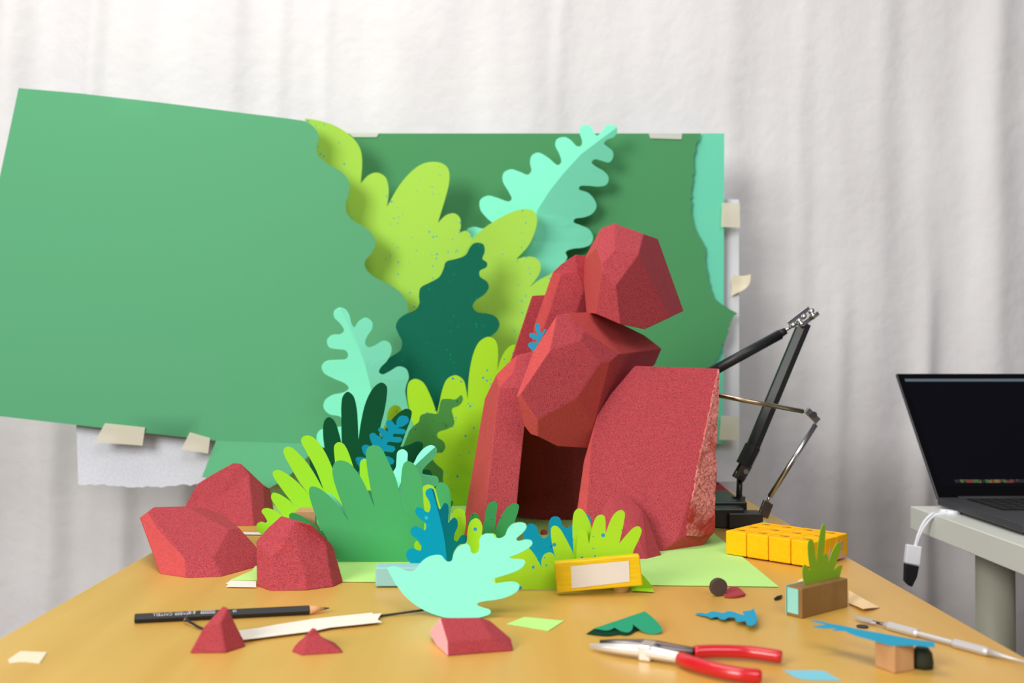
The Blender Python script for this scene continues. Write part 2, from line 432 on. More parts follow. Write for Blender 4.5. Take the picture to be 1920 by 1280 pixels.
def solve_rock(vs, faces):
    """vs: (px,py,Y or None->on table). keeps traced facets flat by solving inverse depths"""
    n = len(vs); A = []; B = []
    for i, v in enumerate(vs):
        d = ray(v[0], v[1]); Y = v[2]
        if Y is None: p = tab(v[0], v[1]); t = (p.y) / d.y; wgt = 80
        else: t = Y / d.y; wgt = 1.0 if len(v) < 4 else v[3]
        r = np.zeros(n); r[i] = wgt; A.append(r); B.append(wgt / t)
    for f in faces:
        if len(f) > 3:
            X = np.array([[vs[i][0] / 1000, vs[i][1] / 1000, 1] for i in f]); P = np.eye(len(f)) - X @ np.linalg.pinv(X)
            for row in P:
                r = np.zeros(n)
                for k_, i in enumerate(f): r[i] += row[k_] * 40
                A.append(r); B.append(0)
    wv = np.linalg.lstsq(np.array(A), np.array(B), rcond=None)[0]
    return [CP + ray(v[0], v[1]) / wv[i] for i, v in enumerate(vs)]
def rock(name, vs, faces, depth, mats, label=None, cat='foam rock', group=None, shrink=.7, mi=None, bev=.0012, parent=None, ztop=None):
    W = solve_rock(vs, faces)
    for i, v in enumerate(vs):
        if v[2] is None: W[i].z = T
        W[i].z = max(W[i].z, T)
    # silhouette loop
    E = {}
    ff = []
    for f in faces:
        n_ = Vector()
        for i in range(len(f)): n_ += (W[f[i]] - CP).cross(W[f[(i + 1) % len(f)]] - CP)
        cen = sum((W[i] for i in f), Vector()) / len(f)
        nn = Vector()
        for i in range(len(f)): nn += (W[f[i]] - cen).cross(W[f[(i + 1) % len(f)]] - cen)
        f = list(f) if nn.dot(CP - cen) > 0 else list(reversed(f)); ff.append(f)
        for i in range(len(f)): E[(f[i], f[(i + 1) % len(f)])] = 1
    bd = [(a, b) for (a, b) in E if (b, a) not in E]
    nxt = {a: b for a, b in bd}; loop = [bd[0][0]]
    while nxt.get(loop[-1]) is not None and nxt[loop[-1]] != loop[0] and len(loop) < 200: loop.append(nxt[loop[-1]])
    c = sum((W[i] for i in loop), Vector()) / len(loop)
    V = list(W); idx = {}
    m1 = {}
    for q, (dd, sh) in enumerate(((.45, 1 - (1 - shrink) * .35), (1.0, shrink))):
        for i in loop:
            p = W[i]; d = (p - CP).normalized(); g = p + d * (depth * dd)
            cc = c + (c - CP).normalized() * depth * dd
            g = cc + (g - cc) * sh
            if W[i].z < T + .0005: g.z = T
            g.z = max(g.z, T); idx[(q, i)] = len(V); V.append(g)
    F = [tuple(f) for f in ff]; L = len(loop)
    for k_ in range(L):
        a, b = loop[k_], loop[(k_ + 1) % L]
        F.append((b, a, idx[(0, a)], idx[(0, b)])); F.append((idx[(0, b)], idx[(0, a)], idx[(1, a)], idx[(1, b)]))
    F.append(tuple(idx[(1, i)] for i in loop))
    mm = (list(mi) if mi else [0] * len(ff)) + [0] * (len(F) - len(ff))
    o = mk(name, V, F, mats, parent, mi=mm, smooth=False)
    recalc(o)
    if bev: bevel(o, bev, 2, 12)
    if label: tag(o, label, cat, group)
    return o, W

# ------------------------------------------------------------------ room
FX, FY = 5.0, -6.0
fl = mk('floor', [(-FX, FY, 0), (FX, FY, 0), (FX, 2.3, 0), (-FX, 2.3, 0), (-FX, FY, -.05), (FX, FY, -.05), (FX, 2.3, -.05), (-FX, 2.3, -.05)],
        [(0, 1, 2, 3), (7, 6, 5, 4), (0, 4, 5, 1), (1, 5, 6, 2), (2, 6, 7, 3), (3, 7, 4, 0)], M['floor']); tag(fl, kind='structure')
V, F = boxgeo((0, 2.33, 1.4), (10, .06, 2.8)); wb = mk('wall_back', V, F, M['wall']); tag(wb, kind='structure')

# curtain: hanging muslin with vertical folds
def curtain():
    nx, nz = 460, 90; x0, x1, z0, z1 = -1.75, 1.9, .02, 2.45
    V = []; F = []
    folds = [(-.95, .035, .022, .9, 2.6), (-.79, .018, .012, 1.2, 2.6), (-.52, .022, .007, 1.2, 2.6), (-.43, .016, .006, 1.2, 2.6), (-.34, .012, .004, 1.1, 2.6), (.12, .014, .003, 1.2, 2.6), (.46, .03, .004, .5, 2.2), (.60, .02, .003, .2, 2.0), (.76, .028, .005, .2, 2.6), (.98, .035, .012, .2, 2.6),
             (-.84, .03, .020, 0, 1.15), (-.70, .022, .016, 0, 1.1), (-.58, .018, .012, 0, 1.05), (-.47, .02, .012, 0, 1.05), (-.98, .02, .014, 0, 1.1), (.54, .014, .006, 0, 1.1), (.69, .018, .007, 0, 1.2), (.86, .02, .014, 0, 1.2)]
    for j in range(nz + 1):
        z = z0 + (z1 - z0) * j / nz
        for i in range(nx + 1):
            x = x0 + (x1 - x0) * i / nx
            q = x + .03 * noise.noise(Vector((x * 1.2, z * .8, 3)))
            amp = .35 + .65 * min(1, max(0, (1.75 - z) / 1.0))
            y = 0
            y += .020 * amp * noise.noise(Vector((q * 5.0, z * .45, 1.7)))
            y += .007 * amp * noise.noise(Vector((q * 11.0, z * .7, 5.1)))
            y += .0022 * amp * noise.noise(Vector((q * 26.0, z * 1.6, 9.1)))
            y += .004 * noise.noise(Vector((q * 7.0, z * 6, 2.1)))
            # deeper gathers at the left and right
            s = min(1, max(0, (-x - .62) / .25)) + min(1, max(0, (x - .68) / .3)) * .9
            y += .016 * s * noise.noise(Vector((q * 9, z * .5, 7.7)))
            for (fx, fw, fa, zl, zh) in folds:
                xx = x - fx - .03 * (z - 1.3) + .012 * noise.noise(Vector((z * 3, fx, 4)))
                if abs(xx) < 4 * fw: y -= fa * math.exp(-(xx / fw) ** 2) * min(1, max(0, (z - zl) / .25)) * min(1, max(0, (zh - z) / .25))
            V.append((x, 1.945 + y, z))
    for j in range(nz):
        for i in range(nx):
            a = j * (nx + 1) + i; F.append((a, a + 1, a + nx + 2, a + nx + 1))
    o = mk('curtain', V, F, M['curtain'], smooth=True, origin=(0, 1.945, 0))
    tag(o, 'creased white muslin curtain hanging behind the whole set', 'curtain')
curtain()

# work table
tt = thing('work_table', (0, 1.05, 0), 'long varnished light wooden table carrying the paper jungle and tools', 'table')
TX = .405
box('table_top', (0, 1.05, T - .014), (2 * TX, 1.62, .028), M['table'], tt, bev=.002)
for sx in (-1, 1):
    for yy in (.32, 1.78):
        box('leg', (sx * .36, yy, (T - .028) / 2), (.05, .05, T - .028), M['table'], tt, bev=.003)
for yy in (.32, 1.78): box('apron', (0, yy, T - .068), (.67, .02, .08), M['table'], tt)

# white desk with laptop
dk = thing('white_desk', (1.1, 1.1, 0), 'white side desk with a round grey leg, right of the wooden table', 'desk')
DX0 = .640; DY1 = 1.53
box('desk_top', ((DX0 + 1.55) / 2, (DY1 + .75) / 2, T - .0175), (1.55 - DX0, DY1 - .75, .035), M['desk'], dk, bev=.0015)
for (x, y) in ((.716, 1.42), (1.47, 1.42), (.72, .83), (1.47, .83)):
    if (x, y) != (.72, .83): tube('leg', [(x, y, 0), (x, y, T - .035)], .026, M['deskleg'], dk, n=28)

lp = thing('laptop', (.85, 1.39, T), 'open dark grey laptop showing a black editing screen on the white desk', 'laptop')
LX0, LX1 = .674, 1.030; LY1 = 1.512; LY0 = LY1 - .245; bz = T + .004
base = box('base', ((LX0 + LX1) / 2, (LY0 + LY1) / 2, bz + .0055), (LX1 - LX0, LY1 - LY0, .011), M['lapside'], lp, bev=.002)
kb = box('keyboard', ((LX0 + LX1) / 2, LY1 - .075, bz + .0112), (.285, .11, .0006), M['keys'], lp, bev=0)
Vk, Fk = [], []
for r_ in range(5):
    for c_ in range(14):
        v, f = boxgeo((LX0 + .045 + c_ * .0197, LY1 - .028 - r_ * .0215, bz + .0122), (.0165, .0175, .0012)); q = len(Vk); Vk += v; Fk += [tuple(q + i for i in t) for t in f]
mk('keycaps', Vk, Fk, M['keys'], kb)
box('trackpad', ((LX0 + LX1) / 2, LY0 + .05, bz + .0112), (.13, .08, .0005), M['lap'], lp, bev=0)
for sx in (LX0 + .03, LX1 - .03):
    for yy in (LY0 + .03, LY1 - .03): box('rubber_foot', (sx, yy, T + .002), (.014, .014, .004), M['keys'], lp, bev=0)
til = R(39.6); up = Vector((0, math.sin(til), math.cos(til))); nrm = Vector((0, -math.cos(til), math.sin(til))); ex = Vector((1, 0, 0))
hp = Vector(((LX0 + LX1) / 2, LY1 - .002, bz + .0105)); SH = .244
Rm = Matrix((ex, up, nrm)).transposed()
def lidbox(name, u, v, su, sv, th, off, mat, parent, bev=0):
    c = hp + ex * u + up * v + nrm * off
    return box(name, c, (su, sv, th), mat, parent, rot=Rm, bev=bev)
lid = lidbox('lid', 0, SH / 2, LX1 - LX0, SH, .005, -.003, M['lap'], lp, .0018)
scr = lidbox('bezel', 0, SH / 2, LX1 - LX0 - .003, SH - .003, .0006, .0, M['bezel'], lid)
dsp = lidbox('display', 0, SH / 2 + .004, LX1 - LX0 - .020, SH - .032, .0004, .0004, M['screen'], lid)
lidbox('menu_bar', .0, SH - .0155, LX1 - LX0 - .022, .0055, .0003, .0008, M['menubar'], lid)
lidbox('timeline', .010, .030, .306, .0058, .0003, .0008, M['timeline'], lid)
hinge = tube('hinge', [(LX0 + .03, LY1 - .003, bz + .011), (LX1 - .03, LY1 - .003, bz + .011)], .003, M['keys'], lp)

# two-ended white adapter plugged into the laptop
ad = thing('usb_adapter', tuple(at(1712, 1030, 1.44)), 'white laptop adapter hanging from the desk edge with a black plug at its end', 'cable adapter')
YC = 1.447
for k_, dx in enumerate((0, 1)):
    cpts = [at(1798 - dx * 8, 962 - dx * 2.5, YC + dx * .012), at(1770 - dx * 8, 962 - dx * 2, YC + dx * .012), at(1752 - dx * 4, 966 - dx * 3, YC), at(1736 - dx * 4, 982 - dx * 3, YC), at(1724 - dx * 3, 1004, YC), at(1717 - dx * 1, 1024, YC)]
    tube('cord', spline(cpts, 6), .0021, M['cable'], ad, n=10)
    tube('usb_connector', [at(1775 - dx * 12, 961 - dx * 2.5, YC + dx * .012), at(1799 - dx * 8, 962 - dx * 2, YC + dx * .012)], .0036, M['cable'], ad, n=16)
def slab(name, quad, Y, th, mat, parent, bev=.001):
    A = [at(x, y, Y) for x, y in quad]; B = [p + Vector((0, th, 0)) for p in A]; n = len(A)
    F = [tuple(range(n)), tuple(range(2 * n - 1, n - 1, -1))] + [(i, (i + 1) % n, n + (i + 1) % n, n + i) for i in range(n)]
    o = recalc(mk(name, A + B, F, mat, parent)); 
    if bev: bevel(o, bev, 2, 30)
    return o
slab('hub_body', [(1702, 1021), (1729, 1025), (1725, 1060), (1698, 1055)], YC - .004, .009, M['cable'], ad)
slab('plug', [(1698, 1057), (1724, 1062), (1720, 1082), (1711, 1100), (1706, 1099), (1697, 1090)], YC - .003, .008, M['plug'], ad)

# ------------------------------------------------------------------ backdrop boards and cards
rb = thing('white_board', tuple(at(1300, 905, 1.80)), 'tall white foam board standing behind the green backdrop on the right', 'board')
slab('panel', [(1150, 300), (1352, 300), (1352, 373), (1386, 374), (1387, 904), (1150, 904)], 1.80, .010, M['board'], rb, .001)
M3 = {}
def tape(pts, Y, mat, parent, **kw):
    return sheet('tape_strip', pts, flatY(Y), mat, parent, thick=.0002, **kw)
C_ = lambda *p: [(a, b, 1) for a, b in p]
tape(C_((1354, 380), (1387, 381), (1388, 427), (1352, 425)), 1.7730, M['tape'], rb)
tape(C_((1352, 779), (1386, 780), (1385, 826), (1348, 824)), 1.7730, M['tape'], rb)
sheet('curled_tape', [(1376, 514, 1), (1392, 517), (1408, 514, 1), (1406, 530), (1396, 542), (1370, 555, 1), (1373, 540), (1371, 530)],
      lambda x, y: at(x, y, 1.794 - .010 * max(0, (x - 1388) / 20) ** 1.5 - .0003 * abs(y - 535) / 3), M['tape_table'], rb, grid=5, smooth=True)
mc = sheet('mint_backdrop_card', C_((1180, 250), (1358, 250), (1356, 831), (1180, 831)), flatY(1.782), M['mint_card'])
tag(mc, 'mint card strip at the right edge behind the torn green backdrop', 'card')
random.seed(3)
def torn(pts, step=6, amp=4.2):
    out = []
    for i in range(len(pts) - 1):
        a, b = Vector(pts[i]), Vector(pts[i + 1]); n = max(1, int((b - a).length / step))
        for j in range(n):
            p = a.lerp(b, j / n); out.append((p.x + random.uniform(-amp, amp) * .6, p.y + random.uniform(-1, 1), 1))
    out.append((pts[-1][0], pts[-1][1], 1)); return out
edge = torn([(1316, 250), (1308, 268), (1299, 290), (1301, 318), (1296, 350), (1296, 392), (1299, 420), (1307, 440), (1318, 455), (1325, 470), (1321, 492), (1327, 520), (1335, 548), (1348, 568), (1362, 575), (1372, 583), (1382, 587)])
edge += torn([(1382, 588), (1371, 598), (1366, 622), (1358, 640), (1350, 662), (1338, 684), (1330, 760), (1325, 905)])
gb = thing('green_backdrop', tuple(at(1000, 915, 1.775)), 'large torn-edged green backdrop card standing upright behind the leaves', 'backdrop')
sheet('card', [(560, 250, 1)] + edge + [(560, 905, 1)], flatY(1.775), M['green_back'], gb)
tape(C_((650, 246), (712, 248), (706, 257), (662, 257)), 1.7735, M['tape_clear'], gb)
tape(C_((1216, 249), (1279, 250), (1278, 261), (1219, 259)), 1.7735, M['tape_clear'], gb)

# torn white foam behind the left card
wf = thing('white_foam_sheet', tuple(at(300, 912, 1.651)), 'white styrofoam sheet with ragged lower edge under the big green card, left', 'foam sheet')
random.seed(5)
bot = [(x, 909 + random.uniform(-2, 2) + (3 if 200 < x < 320 else 0)) for x in range(600, 146, -9)]
slab('panel', [(143, 700), (600, 700)] + bot + [(147, 909), (143, 800)], 1.651, .014, M['styro'], wf, 0)

# big green card with wavy right edge (+ curled lower flap, tapes)
BS = thing('wavy_green_card', tuple(at(400, 930, 1.6)), 'big tilted green card with a wavy right edge at the left', 'card')
a = fr(560, 200, 3.2)
wave = a([(0, 80), (60, 97), (105, 140), (120, 190), (108, 240), (118, 295), (180, 345), (262, 395), (303, 455), (300, 520), (282, 585), (290, 640), (330, 685), (400, 725), (448, 775), (462, 825), (435, 880), (400, 925), (398, 960), (440, 1012), (520, 1055), (600, 1105), (645, 1160), (658, 1220)])
card = [(35, 165, 1), (150, 175, 1), (300, 192, 1), (450, 211, 1)] + wave + [(762, 640), (745, 720), (720, 800), (700, 838, 1), (596, 832, 1), (405, 826, 1), (200, 803, 1), (0, 780, 1), (-92, 771, 1), (-30, 470, 1)]
cardY = lambda x, y: 1.647 - .012 * math.sin((x + 90) / 850 * math.pi) + .00006 * (600 - y)
sheet('card', card, lambda x, y: at(x, y, cardY(x, y)), M['green'], BS, grid=45, smooth=True, thick=.0008)
sheet('curled_flap', [(405, 826, 1), (392, 860, 1), (379, 893, 1), (430, 903), (505, 915, 1), (540, 893), (572, 862), (596, 832, 1)],
      lambda x, y: at(x, y, cardY(x, 828) - .085 * (max(0, (y - 828)) / 88) ** 1.2), M['green'], BS, grid=14, smooth=True)
tape([(197, 793, 1), (272, 801, 1), (267, 835, 1), (240, 833), (177, 829, 1)], 1.620, M['tape'], BS)
tape([(356, 810, 1), (394, 821, 1), (390, 850, 1), (340, 842, 1)], 1.620, M['tape'], BS)

# sheets on the table
def lying(name, pts, mat, label, cat, z=.0006, thick=.0004, parent=None, group=None, **kw):
    o = sheet(name, pts, lambda x, y: tab(x, y, T + z), mat, parent, thick=thick, **kw)
    if label: tag(o, label, cat, group)
    return o
def tw(x, y, z=T):          # photo pixel of a table point
    d = CR.transposed() @ (Vector((x, y, z)) - CP); return (960 + FPX * d.x / -d.z, 640 - FPX * d.y / -d.z, 1)
lying('lime_under_sheet', [tw(-.39, 1.745), tw(.375, 1.745), tw(.378, 1.36), tw(.20, 1.30), tw(-.30, 1.30)], M['base_lime'],
      'pale lime paper at the back of the table under the rear leaves', 'paper', z=.0005)
lying('maroon_card', C_((1320, 903), (1346, 903), (1379, 930), (1320, 930)), M['maroon'], 'dark red card corner lying behind the black stand at the back', 'card', z=.0012)
lying('lime_base_sheet', [(431, 1087, 1), (640, 1089.5, 1), (1204, 1096, 1), (1460, 1099, 1), tw(.284, 1.137), tw(.286, 1.50), tw(-.30, 1.50), tw(-.262, 1.08)], M['base_lime'],
      'wide pale lime paper ground sheet under the leaves and red rocks', 'paper', z=.0011)
lying('white_tape_strip', C_((432, 1088), (480, 1089), (480, 1100), (424, 1099), (428, 1095), (424, 1093)), M['tape_white'], 'white tape under the front left corner of the lime sheet', 'tape', z=.0017)
lying('white_tape_strip', C_((450, 997), (520, 998), (520, 1002), (450, 1001)), M['tape_white'], 'thin strip of white tape between the three left rocks', 'tape', z=.0016)
lying('cream_tape_square', [(15, 1236, 1), (38, 1220, 1), (88, 1222, 1), (74, 1243, 1), (45, 1240), (18, 1243, 1)], M['tape_table'], 'small square of cream masking tape on the table, far left', 'tape')
lying('lime_paper_scrap', C_((950, 1169), (983, 1156), (1058, 1163), (1028, 1182)), M['base_lime'], 'pale lime paper scrap lying right of the pink-ended red block', 'paper')
lying('blue_paper_scrap', [(1470, 1256, 1), (1545, 1257), (1555, 1263), (1577, 1275, 1), (1510, 1273), (1490, 1268)], M['pale_blue'], 'pale blue paper scrap on the table right of the plier grips', 'paper')

# ------------------------------------------------------------------ leaves
def leaf(name, pts, fn, mat, label, cat='paper leaf', **kw):
    o = sheet(name, pts, fn, mat, **kw); tag(o, label, cat); return o
a1 = fr(560, 200, 3.2); a2 = fr(560, 560, 3.2); a3 = fr(860, 200, 3.048); a5 = fr(460, 700, 3.556); a4 = fr(700, 900, 4.571); a6 = fr(940, 900, 5.82); a8 = fr(1300, 960, 4.0)

ml = a3([(895, 125), (800, 195), (700, 270), (600, 380), (520, 480), (450, 590), (400, 760), (380, 2200)])
fold_big = [p[:2] for p in ml]
leaf('folded_mint_leaf', a3([(907, 140), (900, 112), (870, 101), (838, 112), (812, 148), (790, 165), (775, 150), (760, 118), (730, 103), (698, 115), (692, 150), (705, 195), (700, 222), (675, 225), (640, 190), (605, 173), (562, 185), (552, 220), (575, 270), (586, 315), (565, 333), (510, 290), (455, 262), (417, 280), (408, 320), (415, 365), (395, 388), (350, 372), (300, 357), (257, 378), (252, 425), (285, 485), (303, 525), (285, 541), (220, 520), (165, 508), (122, 535), (125, 590), (165, 640), (190, 665), (140, 695), (90, 686), (48, 702), (62, 760), (150, 900), (300, 1200), (335, 2184, 1),
     (430, 2184, 1), (470, 1100), (560, 950), (620, 865), (612, 830), (650, 812), (710, 805), (755, 785), (768, 742), (745, 700), (700, 678), (658, 660), (665, 640), (715, 632), (762, 612), (787, 572), (775, 530), (740, 492), (688, 472), (695, 453), (745, 452), (805, 456), (847, 443), (857, 405), (830, 368), (785, 342), (760, 318), (778, 300), (820, 310), (860, 318), (882, 290), (880, 255), (850, 228), (830, 210), (845, 190), (888, 172)]),
     foldY(1.715, fold_big, .00034, .00016), M['mint'], 'tall mint leaf folded down its middle, rising above the green backdrop', fold=fold_big, grid=26)
leaf('lime_leaf', a1([(40, 70, 1), (130, 85), (230, 120), (320, 182), (368, 250), (381, 330), (372, 460, 1), (420, 410), (472, 395), (522, 425), (540, 500), (530, 600, 1), (600, 478), (680, 385), (755, 338), (840, 333), (893, 365), (905, 430), (888, 520), (835, 697, 1), (885, 650), (935, 640), (968, 668), (973, 715), (966, 757, 1), (1000, 744), (1030, 765), (1037, 810), (1010, 860), (960, 950), (900, 1020), (830, 1300), (800, 2300, 1), (660, 2300, 1), (600, 1500), (500, 1200), (300, 900), (200, 600), (50, 300), (20, 150)]),
     lambda x, y: at(x, y, 1.700 + .012 * math.cos((x - 690) / 60)), M['lime'], 'speckled lime leaf cluster emerging from behind the big green card', grid=22, smooth=True)
leaf('lime_leaf', a1([(1030, 805, 1), (1100, 738), (1180, 682), (1270, 635), (1350, 613), (1410, 625), (1430, 672), (1420, 740), (1380, 830), (1305, 915, 1), (1360, 900), (1418, 905), (1450, 940), (1448, 990), (1420, 1040), (1385, 1082, 1), (1440, 1040), (1500, 1010), (1560, 980), (1600, 1200), (1500, 1700), (1440, 2312, 1), (1180, 2312, 1), (1060, 1500), (985, 1100), (985, 900)]),
     lambda x, y: at(x, y, 1.680 + .010 * math.cos((x - 930) / 60)), M['lime'], 'speckled lime leaf between the dark teal leaf and the red rock tower', grid=22, smooth=True)
leaf('teal_leaf', a1([(1030, 840), (1050, 820), (1080, 815), (1110, 828), (1116, 870), (1103, 912), (1130, 935), (1127, 962), (1087, 985), (1088, 1018), (1130, 1050), (1141, 1085), (1115, 1125), (1060, 1165), (1044, 1198), (1070, 1230), (1130, 1240), (1180, 1258), (1205, 1300), (1190, 1345), (1150, 1380), (1100, 1450), (1050, 1550), (1015, 1750), (960, 1950), (900, 2346, 1), (800, 2346, 1), (760, 1950), (690, 1900), (640, 1760), (600, 1640), (540, 1630), (490, 1612), (472, 1582), (500, 1537), (560, 1495), (610, 1460), (620, 1410), (600, 1365), (583, 1320), (598, 1278), (640, 1245), (700, 1218), (724, 1180), (722, 1130), (732, 1085), (785, 1055), (842, 1022), (868, 975), (885, 930), (945, 912), (1000, 890)]),
     flatY(1.61, 850, .00012), M['teal'], 'dark teal lobed leaf standing upright in the middle of the leaves')
leaf('lime_finger_leaf', a2([(690, 765, 1), (660, 660), (650, 560), (662, 500), (700, 480), (748, 503), (790, 580), (830, 687, 1), (845, 620), (862, 545), (890, 482), (942, 458), (988, 487), (1005, 545), (1014, 605, 1), (1020, 480), (1042, 350), (1080, 262), (1135, 228), (1180, 248), (1196, 310), (1191, 432, 1), (1210, 370), (1245, 305), (1290, 275), (1350, 300), (1400, 500), (1400, 1238, 1), (700, 1238, 1), (690, 1000)]),
     flatY(1.54), M['lime_dots'], 'large lime plant with rounded finger tips left of the tall red pillar')
fl2 = [p[:2] for p in a2([(245, 60), (300, 160), (360, 290), (400, 400), (430, 520), (452, 700), (460, 1262)])]
leaf('folded_mint_leaf', a2([(245, 52), (213, 72), (213, 110), (250, 150), (272, 190), (250, 211), (200, 216), (170, 248), (182, 290), (230, 302), (278, 308), (297, 335), (283, 360), (235, 365), (165, 372), (138, 405), (152, 445), (215, 480), (278, 508), (300, 537), (270, 560), (200, 577), (157, 610), (150, 655), (185, 692), (250, 708), (258, 762), (180, 770), (122, 792), (107, 835), (125, 880), (175, 905), (300, 1050), (400, 1262, 1), (520, 1262, 1), (600, 1000), (660, 800), (690, 755), (668, 700), (640, 560), (645, 520), (661, 470), (645, 420), (600, 405), (550, 432), (505, 453), (482, 440), (492, 412), (530, 372), (557, 315), (548, 268), (512, 250), (458, 278), (418, 290), (398, 265), (412, 222), (440, 180), (440, 138), (402, 112), (362, 133), (335, 170), (318, 152), (303, 95), (278, 60)]),
     foldY(1.502, fl2, .00055, .00025), M['mint'], 'mint leaf folded down its middle, standing before the big green card', fold=fl2, grid=18)
leaf('moss_leaf', a2([(975, 578), (986, 605), (962, 640), (920, 662), (930, 715), (932, 755), (890, 782), (838, 800), (832, 828), (868, 855), (880, 888), (862, 920), (818, 928), (800, 955), (830, 995), (866, 1030), (865, 1080), (880, 1180), (930, 1220, 1), (900, 1283, 1), (560, 1283, 1), (580, 1050), (640, 850), (688, 765), (720, 738), (732, 700), (780, 685), (832, 688), (845, 645), (858, 605), (900, 600), (940, 603)]),
     flatY(1.47), M['olive'], 'moss green wavy leaf with dark spots in front of the lime plant')
leaf('lime_finger_leaf', a5([(860, 1005, 1), (860, 560), (890, 430), (940, 320), (952, 250), (985, 212), (1030, 222), (1045, 270), (1020, 400), (960, 1005, 1)]), flatY(1.395), M['lime_dots'],
     'small lime leaf tip peeping behind the forest green grass')
leaf('forest_grass', a5([(600, 1010, 1), (450, 850), (365, 730), (388, 722), (470, 790), (440, 680), (428, 550), (470, 600), (545, 640), (528, 500), (518, 400), (525, 320), (556, 290), (595, 318), (625, 400), (643, 475, 1), (640, 330), (645, 165), (680, 122), (720, 150), (742, 230), (750, 330), (754, 442, 1), (770, 330), (800, 200), (850, 100), (905, 60), (942, 85), (942, 160), (925, 260), (900, 360), (895, 440, 1), (960, 330), (1010, 272), (1070, 235), (1108, 250), (1100, 310), (1070, 390), (1035, 490, 1), (1090, 475), (1150, 451), (1185, 470), (1172, 520), (1120, 600), (1110, 680, 1), (1160, 648), (1225, 642), (1243, 668), (1230, 720), (1150, 850), (1120, 1010, 1)]),
     flatY(1.36), M['forest'], 'dark forest green grass clump with tall pointed fingers')
leaf('blue_sprig', a5([(1050, 280), (1083, 290), (1088, 322), (1055, 350), (1015, 362), (1060, 372), (1070, 390), (1050, 405), (990, 402), (985, 420), (1035, 425), (1046, 442), (1025, 460), (955, 455), (945, 475), (990, 485), (1000, 505), (980, 525), (930, 520), (905, 545), (960, 555), (992, 580), (980, 605), (920, 605), (860, 660), (810, 900), (770, 1063, 1), (730, 1063, 1), (765, 760), (742, 665), (770, 640), (738, 590), (740, 560), (775, 556), (805, 560), (785, 525), (777, 488), (805, 474), (850, 490), (835, 445), (828, 408), (855, 395), (885, 415), (912, 440), (900, 400), (885, 375), (898, 360), (930, 375), (952, 385), (937, 335), (945, 312), (975, 315), (1003, 345), (1010, 310), (1030, 285)], ),
     flatY(1.30), M['blue_dark'], 'small blue lobed sprig in front of the forest green grass', k=4)
leaf('bright_lime_grass', a5([(200, 1138, 1), (90, 1058), (75, 1030), (80, 1000), (110, 988), (150, 1000), (128, 950), (108, 920), (122, 900), (155, 898), (205, 918), (245, 945), (205, 885), (172, 830), (183, 795), (225, 803), (285, 840), (332, 886, 1), (250, 780), (195, 700), (182, 660), (215, 642), (270, 665), (350, 727), (428, 810, 1), (365, 730), (300, 620), (255, 530), (263, 495), (300, 490), (352, 530), (430, 620), (524, 780, 1), (470, 640), (400, 510), (371, 448), (388, 418), (430, 415), (480, 450), (540, 540), (600, 680, 1), (597, 580), (592, 485), (620, 457), (660, 475), (700, 560), (762, 770, 1), (763, 680), (766, 590), (790, 567), (815, 580), (835, 700), (850, 1138, 1)]),
     flatY(1.22), M['lime_bright'], 'bright lime grass clump fanning out to the left behind the rocks')
bxp = at(575, 985, 1.15)
wbk = box('wood_block', (tab(575, 1041).x, 1.165, T + .027), (.024, .03, .051), M['block'], bev=.001)
tag(wbk, 'small beech block propping up the bright lime grass clump', 'wood block')
leaf('mint_leaf', a5([(455, 930), (480, 905), (545, 795), (600, 830), (700, 920), (822, 778), (880, 860), (900, 1000), (880, 1190, 1), (640, 1190, 1), (560, 1120), (490, 1020)]), flatY(1.152), M['mint'],
     'mint paper glimpsed through the gaps of the broad green grass')
leaf('green_finger_leaf', fr(480, 900, 6.095)([(380, 425), (383, 388), (425, 372), (520, 410), (640, 485), (760, 595), (850, 700), (930, 850), (940, 925, 1), (600, 925, 1), (450, 700), (400, 520)]), flatY(1.135), M['leafgreen'],
     'single green finger leaf just behind the domed front rock')
fl3 = [p[:2] for p in a5([(1268, 486), (1200, 548), (1140, 605), (1080, 680), (1035, 730), (1012, 790), (1035, 950), (1045, 1178)])]
leaf('folded_mint_sprig', a5([(985, 660), (1003, 625), (1008, 570), (1015, 522), (1050, 504), (1080, 528), (1080, 575), (1085, 610), (1120, 600), (1150, 545), (1195, 495), (1240, 477), (1276, 500), (1268, 550), (1220, 600), (1185, 640), (1182, 668), (1230, 680), (1280, 690), (1289, 725), (1262, 755), (1200, 785), (1150, 1000), (1100, 1178, 1), (1005, 1178, 1), (1010, 850), (995, 720)]),
     foldY(1.18, fl3, .0006, .0006), M['mint'], 'small folded pale mint sprig behind the broad green grass', fold=fl3, grid=12)
leaf('broad_green_grass', a5([(425, 800), (432, 758), (470, 756), (535, 795), (610, 870), (690, 986, 1), (640, 860), (592, 720), (580, 640), (600, 590), (642, 579), (705, 608), (780, 710), (862, 893, 1), (830, 740), (806, 570), (812, 500), (850, 478), (900, 492), (950, 580), (1010, 720), (1051, 942, 1), (1038, 800), (1040, 680), (1055, 602), (1085, 584), (1130, 610), (1170, 690), (1192, 800), (1228, 935, 1), (1262, 800), (1275, 742), (1305, 725), (1348, 748), (1370, 830), (1365, 950), (1350, 1253, 1), (620, 1253, 1), (560, 1130), (490, 1000), (445, 880)]),
     flatY(1.116), M['grass'], 'broad mid green grass piece with rounded fingers on the lime sheet')
leaf('lime_backing_leaf', a4([(425, 100), (425, 58), (450, 40), (490, 40), (525, 65), (552, 150), (580, 245), (610, 340), (655, 350), (690, 262), (730, 240), (775, 262), (792, 340), (785, 430), (765, 520), (720, 560), (680, 700), (640, 768, 1), (440, 768, 1), (380, 690), (352, 580), (355, 535), (375, 520), (410, 560), (430, 450), (440, 300), (430, 190)]),
     flatY(1.071), M['lime_dots'], 'lime leaf standing right behind the folded blue leaf', k=5)
